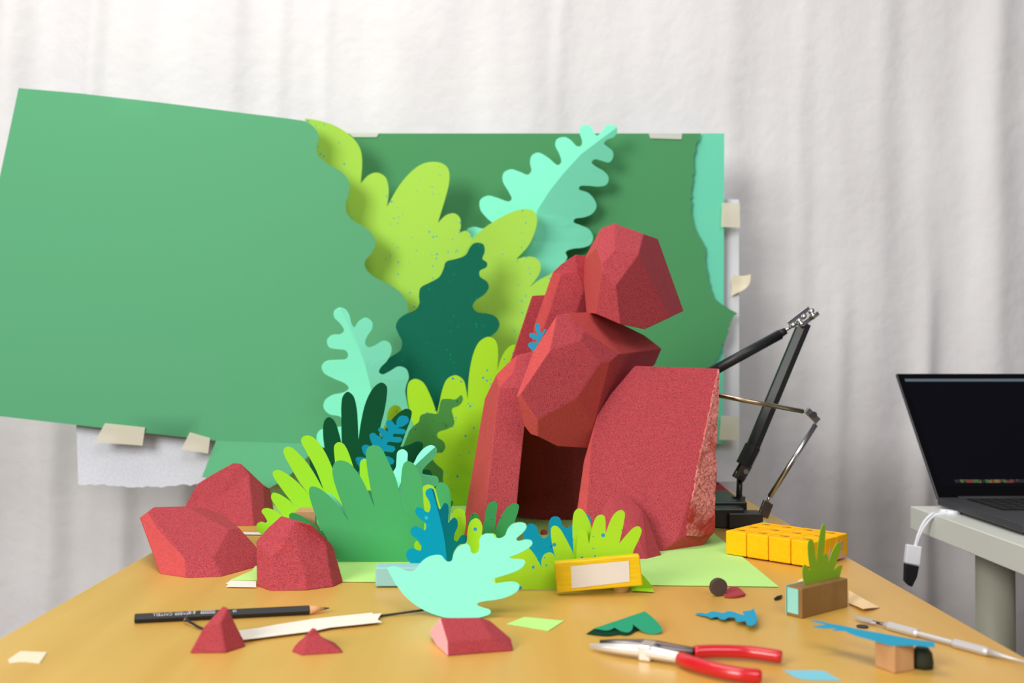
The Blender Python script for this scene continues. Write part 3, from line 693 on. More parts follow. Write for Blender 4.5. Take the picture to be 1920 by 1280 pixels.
fl4 = [p[:2] for p in a4([(498, 66), (535, 190), (570, 320), (600, 450), (618, 560), (628, 680), (640, 846)])]
leaf('folded_blue_leaf', a4([(490, 68), (455, 85), (447, 120), (478, 180), (490, 230), (475, 273), (450, 270), (410, 237), (370, 236), (360, 275), (390, 320), (450, 375), (443, 428), (400, 407), (352, 396), (320, 422), (328, 470), (382, 512), (412, 565), (400, 604), (335, 582), (292, 605), (284, 660), (318, 710), (370, 775), (500, 846, 1), (650, 846, 1), (680, 700), (690, 610), (740, 552), (790, 540), (803, 500), (783, 468), (750, 480), (720, 523), (692, 510), (700, 450), (722, 400), (720, 345), (695, 320), (665, 342), (645, 365), (640, 330), (645, 270), (640, 212), (612, 195), (588, 230), (570, 250), (555, 220), (532, 130), (515, 78)]),
     foldY(1.03, fl4, .0009, .00015), M['blue'], 'peacock blue lobed leaf folded down its middle, behind the big mint leaf', fold=fl4, grid=14)
leaf('lime_finger_leaf', a4([(805, 500), (808, 430), (830, 355), (875, 325), (915, 345), (935, 400), (932, 470), (960, 485), (1010, 455), (1050, 470), (1062, 560), (1070, 780, 1), (820, 780, 1)]), flatY(1.062), M['lime_dots'],
     'small lime finger leaf at the foot of the left red pillar')
leaf('green_finger_leaf', a4([(812, 400), (825, 320), (865, 277), (900, 300), (908, 350), (930, 480, 1), (950, 350), (975, 225), (1015, 182), (1058, 190), (1056, 270), (1038, 452, 1), (1080, 340), (1140, 240), (1200, 198), (1245, 210), (1243, 260), (1215, 345), (1180, 440), (1165, 738, 1), (840, 738, 1)]), flatY(1.09), M['leafgreen'],
     'green leaf with three speckled fingers before the left red pillar')
leaf('blue_wavy_leaf', a6([(240, 640), (250, 560), (280, 492), (330, 475), (380, 500), (402, 560), (430, 615), (470, 632), (510, 605), (520, 550), (521, 460), (550, 406), (600, 395), (640, 415), (662, 480), (700, 518), (750, 506), (800, 460), (850, 400), (920, 368), (965, 395), (977, 450), (960, 560), (930, 800), (900, 1026, 1), (420, 1026, 1), (330, 850), (260, 720)]), flatY(1.052), M['blue_dark'],
     'blue wavy leaf standing before the dark cave opening')
leaf('broad_lime_grass', a6([(-60, 1000), (50, 900), (150, 765), (240, 705), (310, 750), (380, 840), (436, 948, 1), (438, 880), (465, 815), (520, 788), (565, 803), (588, 850), (560, 720), (540, 580), (550, 512), (590, 497), (640, 530), (705, 640), (760, 745), (790, 812, 1), (780, 650), (776, 500), (790, 365), (830, 312), (885, 322), (940, 400), (972, 480), (990, 570), (1000, 800), (1200, 900), (1500, 1000), (1660, 1168, 1), (1600, 1196, 1), (600, 1196, 1), (-60, 1186, 1)]),
     flatY(.983), M['lime_dots'], 'wide lime grass piece with rounded lobes behind the yellow block', k=5)
leaf('lime_grass', a6([(818, 1100, 1), (820, 760), (835, 620), (855, 555), (890, 535), (928, 558), (956, 692, 1), (990, 520), (1035, 405), (1090, 375), (1130, 402), (1139, 577, 1), (1195, 430), (1250, 352), (1310, 325), (1346, 355), (1340, 440), (1310, 590), (1285, 692, 1), (1380, 582), (1450, 515), (1505, 506), (1531, 548), (1512, 620), (1430, 812), (1420, 1100, 1)]),
     flatY(.974), M['lime_dots'], 'small lime grass with five fingers leaning on the yellow block')
lying('lime_foot_tab', a6([(1420, 1185, 1), (1560, 1160, 1), (1630, 1148, 1), (1666, 1215, 1), (1430, 1203, 1)]), M['lime_dots'], 'lime paper foot sticking out right of the yellow block', 'paper', z=.0018)
leaf('pale_mint_leaf', a4([(118, 755, 1), (150, 738), (200, 741), (260, 768), (320, 780), (360, 765), (400, 712), (460, 662), (530, 640), (583, 645), (612, 680), (640, 698), (672, 688), (685, 640), (710, 590), (760, 555), (808, 548), (830, 578), (835, 612), (860, 629), (895, 615), (910, 570), (910, 510), (935, 470), (980, 455), (1025, 466), (1050, 490), (1090, 495), (1130, 470), (1150, 420), (1190, 376), (1250, 360), (1300, 370), (1312, 402), (1280, 450), (1225, 500), (1240, 520), (1300, 508), (1350, 514), (1363, 543), (1330, 580), (1240, 630), (1165, 660), (1192, 673), (1260, 675), (1298, 690), (1290, 730), (1230, 775), (1120, 815), (1030, 845), (1015, 868), (1050, 882), (1130, 871), (1210, 870), (1250, 895), (1240, 940), (1180, 985), (1070, 1020), (960, 1035), (895, 1052), (892, 1070), (940, 1090), (1000, 1110), (1002, 1140), (950, 1165), (880, 1178), (700, 1180), (600, 1172), (440, 1115), (300, 1020), (200, 900)]),
     lambda x, y: at(x, y, .877 + .00026 * (1158 - y) - .00008 * (x - 870)), M['mint_front'], 'large pale mint leaf propped at a slant in front of the other leaves', grid=25)

# ------------------------------------------------------------------ red rocks
def rk(frm, pts):
    out = []
    for p in pts:
        q = frm([(p[0], p[1])])[0]; out.append((q[0], q[1]) + tuple(p[2:]))
    return out
# rear pillars
f2 = fr(940, 460, 7.111)
rock('red_foam_slab', rk(f2, [(410, 665, 1.43), (590, 655, 1.43), (620, 900, 1.46), (640, 3500, 1.46), (-210, 3500, 1.46), (120, 1540, 1.43)]),
     [[0, 1, 2, 3, 4, 5]], .05, M['red'], 'plain red foam slab edge behind the tower, left of the blue sprig')
rock('red_foam_pillar', rk(f2, [(685, 355, 1.36), (800, 245, 1.37), (990, 118, 1.38), (1160, 140, 1.40), (1010, 345, 1.345), (795, 385, 1.34), (1100, 600, 1.335), (990, 890, 1.335), (640, 890, 1.33),
     (560, 1110, 1.33), (430, 1090, 1.36), (580, 655, 1.36), (1200, 600, 1.36), (1330, 950, 1.36), (420, 3660, 1.40, 20), (150, 3600, 1.42, 20), (1000, 3660, 1.40, 20), (1440, 3600, 1.42, 20), (560, 3660, 1.40, 20)]),
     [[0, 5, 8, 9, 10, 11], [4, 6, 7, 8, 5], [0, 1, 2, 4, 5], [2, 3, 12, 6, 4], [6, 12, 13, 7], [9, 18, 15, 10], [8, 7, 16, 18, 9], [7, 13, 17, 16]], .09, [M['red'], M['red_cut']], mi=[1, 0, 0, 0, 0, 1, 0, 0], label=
     'narrow upright red foam pillar behind the middle boulder')
# left pillar
f4 = fr(860, 640, 3.458)
rock('red_foam_pillar', rk(f4, [(380, 88, 1.29), (335, 125, 1.32), (245, 215, 1.31), (170, 370, 1.30), (20, 1240, 1.31), (138, 1335, None), (205, 800, 1.215), (240, 480, 1.235), (265, 300, 1.25), (350, 205, 1.26),
     (500, 60, 1.30), (560, 300, 1.26), (428, 550, 1.22), (395, 860, 1.21), (352, 1332, None)]),
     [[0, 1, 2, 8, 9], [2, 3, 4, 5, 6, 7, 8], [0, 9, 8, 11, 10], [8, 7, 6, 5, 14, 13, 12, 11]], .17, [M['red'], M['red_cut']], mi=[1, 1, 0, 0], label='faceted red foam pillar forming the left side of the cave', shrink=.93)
# right big block
f5 = fr(1070, 670, 3.283)
rbk = [(395, 50, 1.29), (915, 68, 1.25), (830, 450, 1.225), (770, 740, 1.205), (715, 1100, 1.19), (657, 1120, 1.185), (560, 1197, None), (370, 780, 1.188), (300, 450, 1.212), (250, 290, 1.237),
       (250, 220, 1.26), (160, 360, 1.25), (125, 560, 1.235), (110, 800, 1.215), (80, 1130, 1.19), (80, 640, 1.26), (40, 930, 1.25), (25, 1120, 1.25),
       (910, 300, 1.28), (905, 460, 1.275), (890, 600, 1.27), (900, 700, 1.265), (888, 960, 1.25), (890, 1070, 1.245), (810, 1160, None)]
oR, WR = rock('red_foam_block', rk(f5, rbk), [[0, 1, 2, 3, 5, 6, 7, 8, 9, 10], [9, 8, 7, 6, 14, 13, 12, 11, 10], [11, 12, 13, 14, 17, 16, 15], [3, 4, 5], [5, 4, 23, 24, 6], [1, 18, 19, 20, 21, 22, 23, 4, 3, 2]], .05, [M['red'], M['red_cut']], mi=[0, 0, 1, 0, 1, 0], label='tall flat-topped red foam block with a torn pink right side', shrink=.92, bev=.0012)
# torn foam face as its own part
tp = rk(f5, [(915, 72), (912, 300), (905, 460), (890, 600), (900, 640), (896, 700), (890, 820), (888, 960), (890, 1070), (815, 1100), (718, 1098), (742, 930), (772, 745), (832, 452)])
Nf = (WR[23] - WR[3]).cross(WR[1] - WR[3]).normalized()
Pf = WR[3]
random.seed(9)
tp2 = []
for i in range(len(tp)):
    a_, b_ = Vector(tp[i][:2]), Vector(tp[(i + 1) % len(tp)][:2]); n_ = max(1, int((b_ - a_).length / 6))
    for j in range(n_):
        p = a_.lerp(b_, j / n_); amp = 1.8 if i >= 9 else (1.0)
        tp2.append((p.x + random.uniform(-amp, amp), p.y + random.uniform(-1, 1), 1))
def tornfn(x, y):
    p = inter(x, y, Pf, Nf); tow = (CP - p).normalized()
    n_ = noise.noise(Vector((p.x * 60, p.y * 60, p.z * 90))) * .6 + noise.noise(p * 260) * .4
    return p + tow * (.0035 + .0028 * n_)
sheet('torn_face', tp2, tornfn, M['torn'], oR, thick=.003, grid=4.5)['label'] = 'rough torn pink foam face'
# middle boulder
def relief(v, k):
    c = sum(p[2] for p in v) / len(v); return [(p[0], p[1], c + (p[2] - c) * k) for p in v]
f3 = fr(950, 570, 4.571)
bv = [(430, 95, 1.30), (520, 72, 1.31), (780, 66, 1.37), (1180, 265, 1.36), (1330, 380, 1.33), (1270, 520, 1.42), (760, 1240, 1.33), (435, 1220, 1.275), (265, 1135, 1.185), (205, 1115, 1.205), (150, 1045, 1.225), (80, 795, 1.22),
      (115, 772, 1.19), (370, 400, 1.205), (635, 305, 1.215), (665, 230, 1.225), (965, 430, 1.22), (885, 490, 1.20), (800, 503, 1.185), (600, 805, 1.145), (265, 990, 1.145), (745, 1040, 1.265), (770, 945, 1.28), (1150, 600, 1.40), (850, 1000, 1.33), (225, 410, 1.265)]
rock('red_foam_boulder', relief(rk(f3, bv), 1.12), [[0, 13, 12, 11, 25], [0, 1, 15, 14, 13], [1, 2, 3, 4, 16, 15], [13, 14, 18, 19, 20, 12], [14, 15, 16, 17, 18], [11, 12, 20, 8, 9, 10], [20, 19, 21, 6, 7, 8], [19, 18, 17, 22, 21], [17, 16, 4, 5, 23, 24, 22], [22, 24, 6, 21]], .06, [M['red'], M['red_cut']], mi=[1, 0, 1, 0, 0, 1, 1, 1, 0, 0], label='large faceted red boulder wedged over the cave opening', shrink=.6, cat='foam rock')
# top rock
f1 = fr(1060, 400, 5.78)
tv = [(385, 160, 1.32), (530, 107, 1.34), (850, 220, 1.32), (1002, 272, 1.36), (1284, 1060, 1.35), (860, 1258, 1.30), (590, 1200, 1.27), (330, 1090, 1.28), (228, 1080, 1.33), (180, 535, 1.34), (335, 372, 1.30),
      (396, 545, 1.275), (400, 620, 1.27), (545, 782, 1.255), (535, 395, 1.28), (792, 448, 1.275), (1135, 1130, 1.31)]
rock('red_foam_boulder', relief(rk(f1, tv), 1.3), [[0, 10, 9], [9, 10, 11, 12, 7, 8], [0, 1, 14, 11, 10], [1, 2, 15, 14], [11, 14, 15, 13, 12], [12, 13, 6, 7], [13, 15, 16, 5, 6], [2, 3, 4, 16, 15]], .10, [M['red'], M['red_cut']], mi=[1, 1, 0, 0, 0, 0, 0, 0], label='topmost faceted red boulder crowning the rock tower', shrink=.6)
# small rock before the right block
rock('small_red_rock', rk(f5, [(250, 838, 1.165), (290, 822, 1.17), (370, 868, 1.165), (440, 935, 1.16), (465, 965, 1.17), (562, 1222, None), (470, 1246, None), (405, 1060, 1.14), (270, 1250, None), (180, 1236, None), (190, 930, 1.17), (265, 960, 1.145)]),
     [[0, 11, 8, 9, 10], [0, 1, 2, 3, 7, 6, 8, 11], [3, 4, 5, 6, 7]], .015, M['red_small'], 'low dull red rock leaning on the foot of the tall block')
# left rocks
f6 = fr(250, 850, 4.683)
rock('red_foam_rock', rk(f6, [(55, 565, 1.115), (180, 470, 1.16), (460, 463, 1.17), (620, 480, 1.17), (780, 530, 1.15), (930, 655, 1.12), (1080, 820, 1.12), (1125, 985, None), (775, 1082, None), (490, 1096, None), (456, 1090, None), (235, 1058, None),
     (125, 515, 1.12), (210, 660, 1.085), (450, 920, 1.012), (700, 920, 1.012), (840, 665, 1.09)]),
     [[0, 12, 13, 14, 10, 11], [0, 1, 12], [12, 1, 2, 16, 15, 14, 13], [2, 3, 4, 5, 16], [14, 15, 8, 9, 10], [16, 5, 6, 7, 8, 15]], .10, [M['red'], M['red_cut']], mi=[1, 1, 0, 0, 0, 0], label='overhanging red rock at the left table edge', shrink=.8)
rock('red_foam_rock', rk(f6, [(560, 268, 1.40), (690, 185, 1.41), (880, 82, 1.41), (945, 88, 1.41), (1012, 182, 1.385), (690, 445, 1.37), (545, 400, 1.38), (455, 462, 1.41), (430, 640, 1.37), (930, 638, None), (1057, 637, None), (1140, 272, 1.41), (1160, 612, None), (1200, 310, 1.44), (1232, 490, 1.44), (1225, 570, None)]),
     [[0, 1, 2, 3, 4, 5, 6], [0, 6, 7], [4, 10, 9, 8, 7, 6, 5], [3, 11, 12, 10, 4], [11, 13, 14, 15, 12]], .07, M['red'], 'pointed red rock at the back left, behind the overhanging rock', shrink=.8)
rock('red_foam_rock', rk(f6, [(1080, 770, 1.02), (1185, 650, 1.03), (1300, 547, 1.04), (1420, 592, 1.02), (1365, 680, 1.0), (1345, 770, .982), (1200, 922, .966), (1190, 1203, None), (1085, 1165, None), (1440, 830, .970), (1475, 910, .963), (1515, 1060, .966), (1515, 1204, None), (1215, 1208, None),
     (1565, 625, 1.04), (1692, 795, 1.01), (1722, 1000, .995), (1755, 1172, None), (1700, 750, 1.04), (1757, 822, 1.04), (1842, 1130, None)]),
     [[0, 1, 2, 3, 4, 5, 6], [0, 6, 7, 8], [6, 5, 9, 10, 11, 12, 13, 7], [4, 3, 15, 16, 17, 12, 11, 10, 9, 5], [2, 14, 3], [3, 14, 15], [14, 18, 19, 20, 17, 16, 15]], .10, M['red'], 'domed faceted red rock in front of the green grass', shrink=.8)
f7 = fr(240, 1110, 6.0)
rock('small_red_rock', rk(f7, [(1070, 153, .80), (1122, 175, .80), (1040, 345, .782), (850, 395, .79), (690, 690, None), (1100, 688, None), (1328, 612, None)]),
     [[0, 1, 2, 3], [3, 2, 5, 4], [1, 6, 5, 2]], .035, M['red_small'], 'small peaked red rock standing before the black pencil')
f8 = fr(400, 960, 4.0)
rock('small_red_rock', rk(f8, [(745, 862, .785), (775, 878, .787), (800, 922, .778), (700, 937, .776), (583, 1047, None), (660, 1077, None), (982, 1056, None)]),
     [[0, 1, 2, 3], [0, 3, 5, 4], [3, 2, 6, 5]], .03, M['red_small'], 'tiny low red rock in front of the white tape strip')
f9 = fr(760, 1100, 3.4286)
rock('red_foam_wedge', rk(f9, [(222, 198, .80), (480, 195, .80), (545, 215, .80), (680, 330, .79), (702, 412, None), (272, 447, None), (195, 375, None), (150, 290, .79), (268, 350, .765), (560, 330, .768)]),
     [[0, 1, 9, 8], [1, 2, 3, 9], [3, 4, 9], [8, 9, 4, 5], [0, 8, 5, 6, 7]], .02, [M['red_small'], M['pink_face']], 'slanted red foam wedge with a bare pink end at the front centre', mi=[0, 0, 0, 0, 1])
# pebbles in the cave
def pebble(px, py, Y, r, label):
    bm = bmesh.new(); bmesh.ops.create_icosphere(bm, subdivisions=1, radius=1)
    p = tab(px, py); c = Vector((p.x, p.y, T))
    V = [c + Vector((v.co.x * r * (1 + .3 * noise.noise(v.co * 2 + c * 50)), v.co.y * r * .8, max(0, (v.co.z + .55) * r * .8) + .0015)) for v in bm.verts]
    F = [tuple(v.index for v in f.verts) for f in bm.faces]; bm.free()
    o = mk('red_pebble', V, F, M['red_small']); tag(o, label, 'pebble', None)
pebble(1020, 1003, 1.25, .005, 'red foam crumb on the cave floor, leftmost one')
pebble(1063, 1003, 1.25, .008, 'red foam crumb on the cave floor between the blue leaf humps')
pebble(1113, 985, 1.25, .006, 'red foam crumb beside the lime finger at the cave mouth')

# blue sprig on the tower
f0 = fr(970, 590, 16)
leaf('blue_sprig', f0([(480, 1100, 1), (400, 1020), (330, 950), (318, 890), (370, 830), (450, 820), (540, 835), (585, 800), (560, 745), (450, 715), (370, 660), (358, 590), (400, 540), (470, 555), (580, 600), (600, 580), (560, 480), (535, 380), (550, 290), (610, 262), (670, 290), (680, 380), (690, 490), (730, 545), (780, 490), (810, 435), (850, 430), (865, 465), (820, 540), (700, 740), (620, 880), (540, 1050)]),
     flatY(1.262), M['blue_light'], 'tiny sky blue sprig stuck to the rock tower beside the boulder', k=4)

# ------------------------------------------------------------------ yellow block, peg, pale blue block
yb = thing('yellow_block', tuple(tab(1120, 1105)), 'flat yellow wooden block with a worn white sticker, tilted on a peg', 'wood block')
yv = a6([(580, 900), (1508, 815), (1545, 1150), (612, 1230)])
slab('block', [p[:2] for p in yv], .958, .010, M['yellow_block'], yb, .0012)
sheet('sticker', a6([(757, 938, 1), (1392, 878, 1), (1402, 1106, 1), (768, 1180, 1)]), flatY(.9574), M['sticker'], yb, thick=.0002)
pc = tab(1167, 1113); pg = tube('wooden_peg', [(pc.x, pc.y + .012, T), (pc.x, pc.y + .012, T + .0065)], .0078, M['peg'], n=24)
tag(pg, 'round pale wooden peg under the right end of the yellow block', 'wooden peg')
bb = tab(745, 1102)
bo = box('pale_blue_block', (bb.x + .006, bb.y + .012, T + .0105), (.056, .022, .019), M['blue_block'], bev=.0015)
tag(bo, 'pale blue block behind the stem of the big mint leaf', 'block')

# ------------------------------------------------------------------ yellow cubes
CS = .0272; ang = R(-45); c0 = Vector((.266, 1.1525, T + .0016)); ux = Vector((math.cos(ang), math.sin(ang), 0)); uy = Vector((-math.sin(ang), math.cos(ang), 0))
def make_cube():
    t = thing('yellow_cube', (0, 0, 0), 'x', 'cube', 'yellow rubber cubes')
    V, F = boxgeo((0, 0, CS / 2), (CS * .985, CS * .985, CS)); b = mk('cube_body', V, F, M['cube'], t); recalc(b); bevel(b, .0016, 3)
    A = [(-.006, -.001), (.000, -.001), (.000, -.0035), (.006, 0), (.000, .0035), (.000, .001), (-.006, .001)]
    V = [(x, y, CS + .0002) for x, y in A] + [(x, y, CS - .0006) for x, y in A]
    m_ = mk('arrow_mark', V, [tuple(range(7)), tuple(range(13, 6, -1))] + [(i, i + 7, (i + 1) % 7 + 7, (i + 1) % 7) for i in range(7)], M['cube_mark'], t); recalc(m_)
    return t
proto = make_cube()
rown = ['front row', 'middle row', 'back row']; coln = ['leftmost', 'second from the left', 'third from the left', 'rightmost']
for j in range(3):
    for i in range(4):
        if i == 0 and j == 0: t = proto
        else:
            t = proto.copy(); COL.objects.link(t)
            for ch in list(proto.children):
                c = ch.copy(); COL.objects.link(c); c.parent = t
        p = c0 + ux * (CS * (i + .5) * 1.012) + uy * (CS * (j + .5) * 1.012); t.location = p; t.rotation_euler = (0, 0, ang)
        t['label'] = 'yellow rubber cube, %s of the %s' % (coln[i], rown[j])
        if i == 3 and j == 2: last = t
        if i == 3 and j == 1: last1 = t
last['label'] = 'yellow rubber cube with a pink mark on its side, rearmost right corner'
def cubepatch(name, pts, mat, parent):       # on the +ux face, local coords
    V = [(CS * .985 / 2 + .0004, y, z) for y, z in pts] + [(CS * .985 / 2 - .0003, y, z) for y, z in pts]; n = len(pts)
    o = bpy.data.objects.new(name, bpy.data.meshes.new(name)); o.data.from_pydata(V, [], [tuple(range(n)), tuple(range(2 * n - 1, n - 1, -1))] + [(i, n + i, n + (i + 1) % n, (i + 1) % n) for i in range(n)])
    o.data.materials.append(mat); COL.objects.link(o); o.parent = parent; recalc(o)
cubepatch('pink_mark', [(-.006, .011), (.001, .011), (.001, .015), (.003, .018), (-.001, .021), (-.006, .019)], M['pinkmark'], last)
cubepatch('torn_sticker', [(-.0125, .001), (.009, .001), (.010, .004), (-.001, .007), (-.0125, .020)], M['torn_paper'], last)
cubepatch('torn_sticker', [(-.012, .001), (.0125, .001), (.0125, .022), (.004, .010), (-.002, .016)], M['torn_paper'], last1)

# ------------------------------------------------------------------ rig stand with jointed arms
rg = thing('rigging_stand', tuple(at(1385, 985, 1.36)), 'black steel stand with jointed black and silver arms behind the cubes', 'stand')
bx0 = tab(1300, 1001).x; bx1 = tab(1443, 985).x
Yb = 1.345
xr = at(1425, 950, 1.42).x
box('base_plate', (.298, 1.422, T + .0165), (.094, .12, .030), M['black'], rg, bev=.002)
xf = .345
box('base_block', (xf - .055, 1.343, T + .0145), (.085, .030, .026), M['black'], rg, bev=.002)
box('clamp_bracket', (xf - .012, 1.336, T + .012), (.046, .03, .020), M['black'], rg, bev=.0015)
YA = 1.40
J0 = at(1386, 893, YA); J1 = at(1519, 602, YA); J2 = at(1482, 614, YA); 
stud0 = at(1385, 944, YA)
tube('threaded_stud', [stud0 - Vector((0, 0, .004)), at(1387, 896, YA)], .0042, M['black'], rg, n=16)
tube('hex_nut', [at(1385, 944, YA), at(1385, 930, YA)], .0095, M['steel_dark'], rg, n=6, smooth=False)
tube('joint_ball', [at(1387, 893, YA), at(1388, 884, YA)], [.0075, .006], M['steel'], rg, n=16)
def plate(name, p0, p1, wd, th, mat, parent, off=0, bev=.0008):
    a, b = at(*p0, YA if len(p0) < 3 else 0) if len(p0) < 3 else at(*p0), at(*p1, YA) if len(p1) < 3 else at(*p1)
    d = (b - a); L = d.length; t = d.normalized(); n = Vector((0, -1, 0)); n = (n - t * n.dot(t)).normalized(); s = t.cross(n)
    rot = Matrix((t, s, n)).transposed()
    return box(name, (a + b) / 2 + n * off, (L, wd, th), mat, parent, rot=rot, bev=bev)
for of in (-.007, .007): plate('joint_plate', (1383, 898), (1400, 868), .015, .003, M['steel_dark'], rg, off=of, bev=.0012)
tube('socket_screw', [at(1399, 884, YA - .014), at(1399, 884, YA + .010)], .0036, M['steel'], rg, n=14)
tube('socket_screw', [at(1391, 896, YA - .012), at(1391, 896, YA + .010)], .0034, M['socket'], rg, n=14)
tube('arm_grip', [at(1394, 872, YA), at(1412, 836, YA)], .0115, M['blackrod'], rg, n=8, smooth=False)
for q in ((1414, 838), (1409, 851), (1404, 861)): tube('grip_knob', [at(q[0] + 2, q[1] + 2, YA - .004), at(q[0] + 7, q[1] + 4, YA - .004)], [.0062, .0045], M['blackrod'], rg, n=12)
tube('lower_arm', [at(1408, 846, YA), at(1508, 606, YA)], .0098, M['blackrod'], rg, n=6, smooth=False)
tube('upper_arm', [at(1345, 691, YA - .02), at(1462, 627, YA), ], .0072, M['blackrod'], rg, n=12)
tube('arm_tip', [at(1458, 628, YA), at(1473, 620, YA)], [.0062, .0048], M['blackrod'], rg, n=12)
tube('upper_arm_core', [at(1215, 763, YA - .0), at(1280, 726, YA - .01), at(1348, 689, YA - .02)], .0072, M['blackrod'], rg, n=12)
tube('joint_pin', [at(1470, 621, YA), at(1484, 612, YA)], .0022, M['steel'], rg, n=10)
for of in (-.004, .010):
    dx, dy = (2, 2) if of < 0 else (-3, -4)
plate('joint_plate', (1478, 607), (1517, 577), .007, .003, M['steel'], rg, off=.000)
plate('joint_plate', (1494, 615), (1533, 586), .007, .003, M['steel'], rg, off=.003)
for (x, y) in ((1487, 608), (1498, 600), (1507, 592), (1521, 582)):
    tube('joint_ball', spline([at(x - 3, y - 2, YA - .001), at(x + 3, y + 4, YA - .001)], 3), [.0022, .0044, .0050, .0030], M['steel'], rg, n=12)
for (x, y) in ((1507, 610), (1529, 594)):
    tube('socket_screw', [at(x - 8, y - 7, YA - .008), at(x, y + 2, YA - .010)], .0038, M['steel'], rg, n=14)
# silver second arm
YS = 1.33
s1 = at(1506, 771, YS); 
tube('silver_rod', [at(1336, 739, YS), s1], .0032, M['brass'], rg, n=16)
tube('joint_pin', [s1, at(1520, 776, YS)], .0014, M['steel'], rg, n=8)
plate('joint_plate', (1512, 768, YS), (1534, 790, YS), .009, .005, M['steel'], rg)
tube('socket_screw', [at(1526, 777, YS - .008), at(1526, 777, YS + .006)], .0042, M['socket'], rg, n=16)
tube('joint_pin', [at(1530, 788, YS), at(1528, 797, YS)], .0016, M['steel'], rg, n=8)
tube('silver_rod', [at(1529, 796, YS), at(1443, 931, YS)], .0034, M['steel'], rg, n=16)
tube('joint_pin', [at(1443, 930, YS), at(1439, 940, YS)], .0018, M['steel'], rg, n=8)
plate('joint_plate', (1438, 939, YS), (1427, 968, YS), .0095, .006, M['steel_dark'], rg)
plate('joint_plate', (1444, 943, YS + .006), (1434, 970, YS + .006), .0085, .004, M['steel_dark'], rg)
tube('socket_screw', [at(1431, 952, YS - .006), at(1431, 952, YS + .002)], .0028, M['socket'], rg, n=14)

# ------------------------------------------------------------------ wood block with mint end and grass
wbk2 = thing('mint_ended_block', tuple(tab(1530, 1155)), 'wooden block with a mint paper end and a lime grass tuft glued on top', 'wood block')
p1 = tab(1503.7, 1160); p2 = tab(1590, 1137.5); dv = (p2 - p1); L_ = dv.length; dt = dv.normalized(); dn = Vector((-dt.y, dt.x, 0)); wt = .016; ht = .0262
rot = Matrix((dt, dn, Vector((0, 0, 1)))).transposed()
cc = p1 + dt * (L_ / 2) + dn * (wt / 2) + Vector((0, 0, ht / 2))
box('block', cc, (L_, wt, ht), M['block_grey'], wbk2, rot=rot, bev=.0008)
box('mint_paper_end', p1 - dt * .0004 + dn * (wt * .58) + Vector((0, 0, ht * .54)), (.0006, wt * .72, ht * .84), M['pale_aqua'], wbk2, rot=rot, bev=0)
box('mint_paper_back', p1 + dt * (L_ * .2) + dn * (wt + .0004) + Vector((0, 0, ht * .52)), (L_ * .42, .0006, ht * 1.0), M['pale_aqua'], wbk2, rot=rot, bev=0)
gp = p1 + dn * (wt * .55)
sheet('grass_tuft', a8([(837, 548, 1), (822, 480), (820, 430), (833, 393), (855, 405), (880, 452, 1), (868, 370), (860, 290), (862, 225), (882, 203), (902, 222), (912, 300), (925, 388, 1), (935, 260), (955, 140), (977, 86), (991, 120), (985, 240), (966, 372, 1), (975, 330), (990, 308), (1008, 318), (1012, 382, 1), (1045, 290), (1080, 235), (1105, 228), (1110, 260), (1080, 360), (1050, 448, 1), (1085, 405), (1117, 398), (1110, 440), (1095, 493, 1)]),
      lambda x, y: inter(x, y, gp, dn), M['tuft'], wbk2, thick=.0006)

# ------------------------------------------------------------------ blue leaf on a small cube block, dark lump
b1 = tab(1677, 1263); b2 = tab(1716, 1256.5); bd_ = (b2 - b1).normalized(); bn_ = Vector((-bd_.y, bd_.x, 0)); bs = .0192
rot = Matrix((bd_, bn_, Vector((0, 0, 1)))).transposed()
sb = box('small_wood_block', b1 + bd_ * (bs * .5) + bn_ * (bs * .5) + Vector((0, 0, .0102)), (bs, bs, .0202), M['block'], rot=rot, bev=.0008)
tag(sb, 'small beech cube block under the flat blue leaf, front right', 'wood block')
f10 = fr(1500, 1140, 6.4)
zl = T + .0207
bl = sheet('blue_leaf', f10([(130, 150), (220, 148), (330, 175), (500, 205), (700, 250), (900, 285), (1120, 325), (1400, 375), (1610, 405, 1), (1620, 470, 1), (1400, 445), (1100, 440), (950, 405), (850, 375), (700, 335), (590, 295), (540, 270), (390, 262), (450, 240), (300, 238), (150, 222), (230, 205), (310, 195), (200, 165)]),
           lambda x, y: tab(x, y, zl), M['blue_light'], thick=.0004)
tag(bl, 'long blue leaf lying flat on the small beech cube, front right', 'paper leaf')
dr = tab(1738, 1257)
V, F = tubegeo([(dr.x, dr.y + .008, T), (dr.x, dr.y + .008, T + .004), (dr.x, dr.y + .008, T + .011), (dr.x, dr.y + .008, T + .0145)], [.0076, .0080, .0070, .0046], 20)
M['cap'] = plain('dark_olive_matte', (34, 40, 20), .8)  # matte dark olive for a small rounded lump of unidentified kind
dro = recalc(mk('dark_green_lump', V, F, M['cap'], smooth=[len(f) == 4 for f in F])); tag(dro, 'small blurred dark green lump under the right tip of the blue leaf', 'cap')
dp = tab(1617, 1175.5); V, F = tubegeo([(dp.x, dp.y, T), (dp.x, dp.y, T + .0012)], .0048, 20)
mo = recalc(mk('magnet_disc', V, F, M['wire'])); tag(mo, 'tiny flat dark disc lying behind the flat blue leaf', 'magnet')

